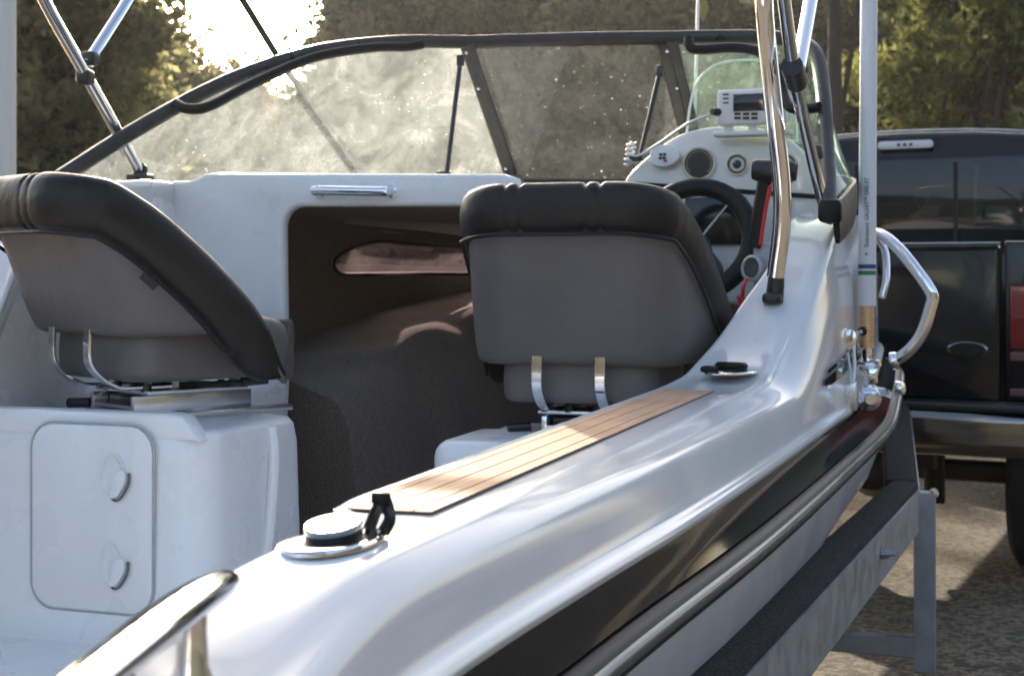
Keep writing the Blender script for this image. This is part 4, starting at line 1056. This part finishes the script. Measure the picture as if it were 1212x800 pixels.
# bumper
bm = NB()
rows = []
for i in range(21):
    x = -.95 + .095 * i; cv = .06 * (abs(x) / .95) ** 3
    rows.append([V((x, -.13 + cv, .785)), V((x, -.165 + cv, .775)), V((x, -.175 + cv, .745)), V((x, -.165 + cv, .70)), V((x, -.172 + cv, .67)), V((x, -.165 + cv, .635)), V((x, -.13 + cv, .62)), V((x, -.02, .62)), V((x, -.02, .785))])
vs = grid(bm, rows, closed=True); bm.faces.new(vs[0]); bm.faces.new(vs[-1])
bp_ = obj('bumper', bm, M['chrome2'] if 'chrome2' in M else M['chrome'], tk, world=False, sharp=180)
bm = NB(); tb(bm, (0, -.085, .797), (1.7, .13, .028), .008); obj('step_pad', bm, M['plastic'], bp_, world=False)
for s in (1, -1):
    bm = NB(); prism(bm, [(s * x, -.006, z) for x, z in ((W_ + .034, 1.0), (W_ + .19, 1.0), (W_ + .20, 1.1), (W_ + .188, 1.225), (W_ + .034, 1.225))], (0, .05, 0), .008)
    tl = obj('tail_light', bm, M['lamp'], tk, world=False)
    bm = NB(); tb(bm, (s * (W_ + .11), -.003, .972), (.15, .02, .032), .004); obj('reverse_lens', bm, M['lampr'], tl, world=False)
    bm = NB(); tb(bm, (s * (W_ + .11), -.003, .845), (.15, .02, .026), .004); obj('side_reflector', bm, M['lampr'], tk, world=False)
# cab: rear wall, roof, window
bm = NB()
cs = [(-.86, .95), (-.88, 1.15), (-.86, 1.36), (-.78, 1.74), (-.73, 1.87), (-.62, 1.935), (-.32, 1.962), (0, 1.970), (.32, 1.962), (.62, 1.935), (.73, 1.87), (.78, 1.74), (.86, 1.36), (.88, 1.15), (.86, .95)]
rows = [[V((x * k, y, .95 + (z - .95) * h)) for x, z in cs] for y, k, h in ((1.80, .97, .95), (1.83, .995, .99), (1.90, 1, 1), (2.6, 1.0, 1.0), (3.0, .99, .985), (3.6, .985, .60), (3.7, .98, .2), (4.6, .94, .12), (4.75, .9, .0))]
vs = grid(bm, rows); bm.faces.new(vs[0]); bm.faces.new(vs[-1])
cab = obj('cab', bm, M['paint'], tk, world=False, sharp=50)
bm = NB(); tube(bm, crv([V((x * .985, 1.845, .95 + (z - .95) * .995 + .006)) for x, z in cs[3:12]], 3), .007, 8); obj('roof_trim', bm, M['galv'], cab, world=False)
bm = NB(); prism(bm, [(x, 1.806, z) for x, z in ((-.74, 1.36), (-.70, 1.72), (-.65, 1.80), (-.55, 1.83), (.55, 1.83), (.65, 1.80), (.70, 1.72), (.74, 1.36))], (0, -.012, 0), .004)
rw = obj('rear_window', bm, M['tint'], cab, world=False)
for x in (-.24, .24):
    bm = NB(); tb(bm, (x, 1.79, 1.585), (.018, .008, .44)); obj('window_divider', bm, M['rubber'], cab, world=False)
bm = NB(); prism(bm, [(x, 1.805, z) for x, z in rrect(-.135, .135, 1.878, 1.918, .018, 4)], (0, -.03, 0), .006)
bl = obj('brake_light', bm, M['lampw'], cab, world=False)
bm = NB()
for x in (-.03, .0, .03): tb(bm, (x, 1.773, 1.898), (.014, .006, .014))
obj('lamp_element', bm, M['plastic'], bl, world=False) if False else obj('lamp_element', bm, M['plastic'], cab, world=False)
for s in (1, -1):
    for y in (1.15, 4.35):
        bm = NB(); Mx = axis((s * .73, y, .385), (s, 0, 0))
        lathe(bm, [(.20, -.12), (.34, -.125), (.375, -.10), (.385, -.05), (.385, .05), (.375, .10), (.34, .12), (.20, .10)], Mx, 40); w = obj('wheel', bm, M['tyre'], tk, world=False)
        bm = NB(); lathe(bm, [(0, .06), (.06, .06), (.08, .04), (.19, .07), (.205, .10), (.205, -.11), (0, -.10)], Mx, 30); obj('rim', bm, M['alu'], w, world=False)
bm = NB(); tb(bm, (0, 2.3, .66), (1.3, 4.4, .14), .02); tb(bm, (0, 1.15, .40), (1.3, .09, .09), .02); lathe(bm, [(0, -.14), (.1, -.12), (.15, 0), (.1, .12), (0, .14)], axis((0, 1.15, .4), (0, 1, 0)), 20)
obj('chassis', bm, M['plastic'], tk, world=False)
ex = iv @ P(1104, 560, Y=5.75)
bm = NB(); tube(bm, [(ex.x, .35, .62), (ex.x, .35, .40)], .04, 16); tb(bm, (ex.x, .36, .50), (.075, .03, .26), .01); obj('mud_flap', bm, M['rubber'], tk, world=False)
bm = NB(); tb(bm, (0, -.05, .56), (.07, .4, .07), .006); tb(bm, (0, .15, .57), (.9, .07, .07), .006); obj('tow_hitch', bm, M['plastic'], tk, world=False)

# ------------------------------------------------------------------ light
SAZ, SEL = rad(29.5), rad(18.5)     # azimuth measured from +Y towards -X
S = V((-math.sin(SAZ) * math.cos(SEL), math.cos(SAZ) * math.cos(SEL), math.sin(SEL)))
w = bpy.data.worlds.new('World'); sc.world = w; w.use_nodes = True
nt = w.node_tree; bg = nt.nodes['Background']; sky = nt.nodes.new('ShaderNodeTexSky'); sky.sky_type = 'NISHITA'
sky.sun_disc = False; sky.sun_elevation = SEL; sky.sun_rotation = -SAZ; sky.dust_density = 4.0; sky.air_density = .85; sky.ozone_density = .4
nt.links.new(sky.outputs[0], bg.inputs[0]); bg.inputs[1].default_value = .15
ld = bpy.data.lights.new('sun', 'SUN'); ld.energy = 3.2; ld.angle = rad(.53); ld.color = (1, .90, .76)
lo = bpy.data.objects.new('sun', ld); col.objects.link(lo); lo.rotation_euler = (-S).to_track_quat('-Z', 'Y').to_euler(); lo.location = (0, 0, 20)

# ------------------------------------------------------------------ sunlit haze added to imitate lens glare over the trees
hm = bpy.data.materials.new('glare_haze'); hm.use_nodes = True; N = hm.node_tree.nodes; N.remove(N['Principled BSDF'])
pv = N.new('ShaderNodeVolumePrincipled'); pv.inputs['Color'].default_value = (.95, .93, .90, 1); pv.inputs['Density'].default_value = .00042; pv.inputs['Anisotropy'].default_value = .65
hm.node_tree.links.new(pv.outputs[0], N['Material Output'].inputs['Volume'])
bm = NB(); bx(bm, (0, 90, 20), (560, 300, 44)); tag(obj('glare_haze', bm, hm, smooth=False), kind='stuff')

# ------------------------------------------------------------------ camera
cd = bpy.data.cameras.new('camera'); cam = bpy.data.objects.new('camera', cd); col.objects.link(cam)
cam.location = CAM; cam.rotation_euler = (rad(90), 0, TH)
cd.sensor_width = 36; cd.lens = FPX / 1212 * 36; cd.shift_y = -80 / 1212
cd.clip_start = .02; cd.clip_end = 3000
cd.dof.use_dof = True; cd.dof.focus_distance = 2.0; cd.dof.aperture_fstop = 10.5
sc.camera = cam
sc.view_settings.view_transform = 'Standard'; sc.view_settings.look = 'None'; sc.view_settings.exposure = 1.6; sc.view_settings.gamma = 1
sc.render.engine = 'CYCLES'
sc.cycles.max_bounces = 10; sc.cycles.transparent_max_bounces = 16
sc.cycles.use_denoising = True
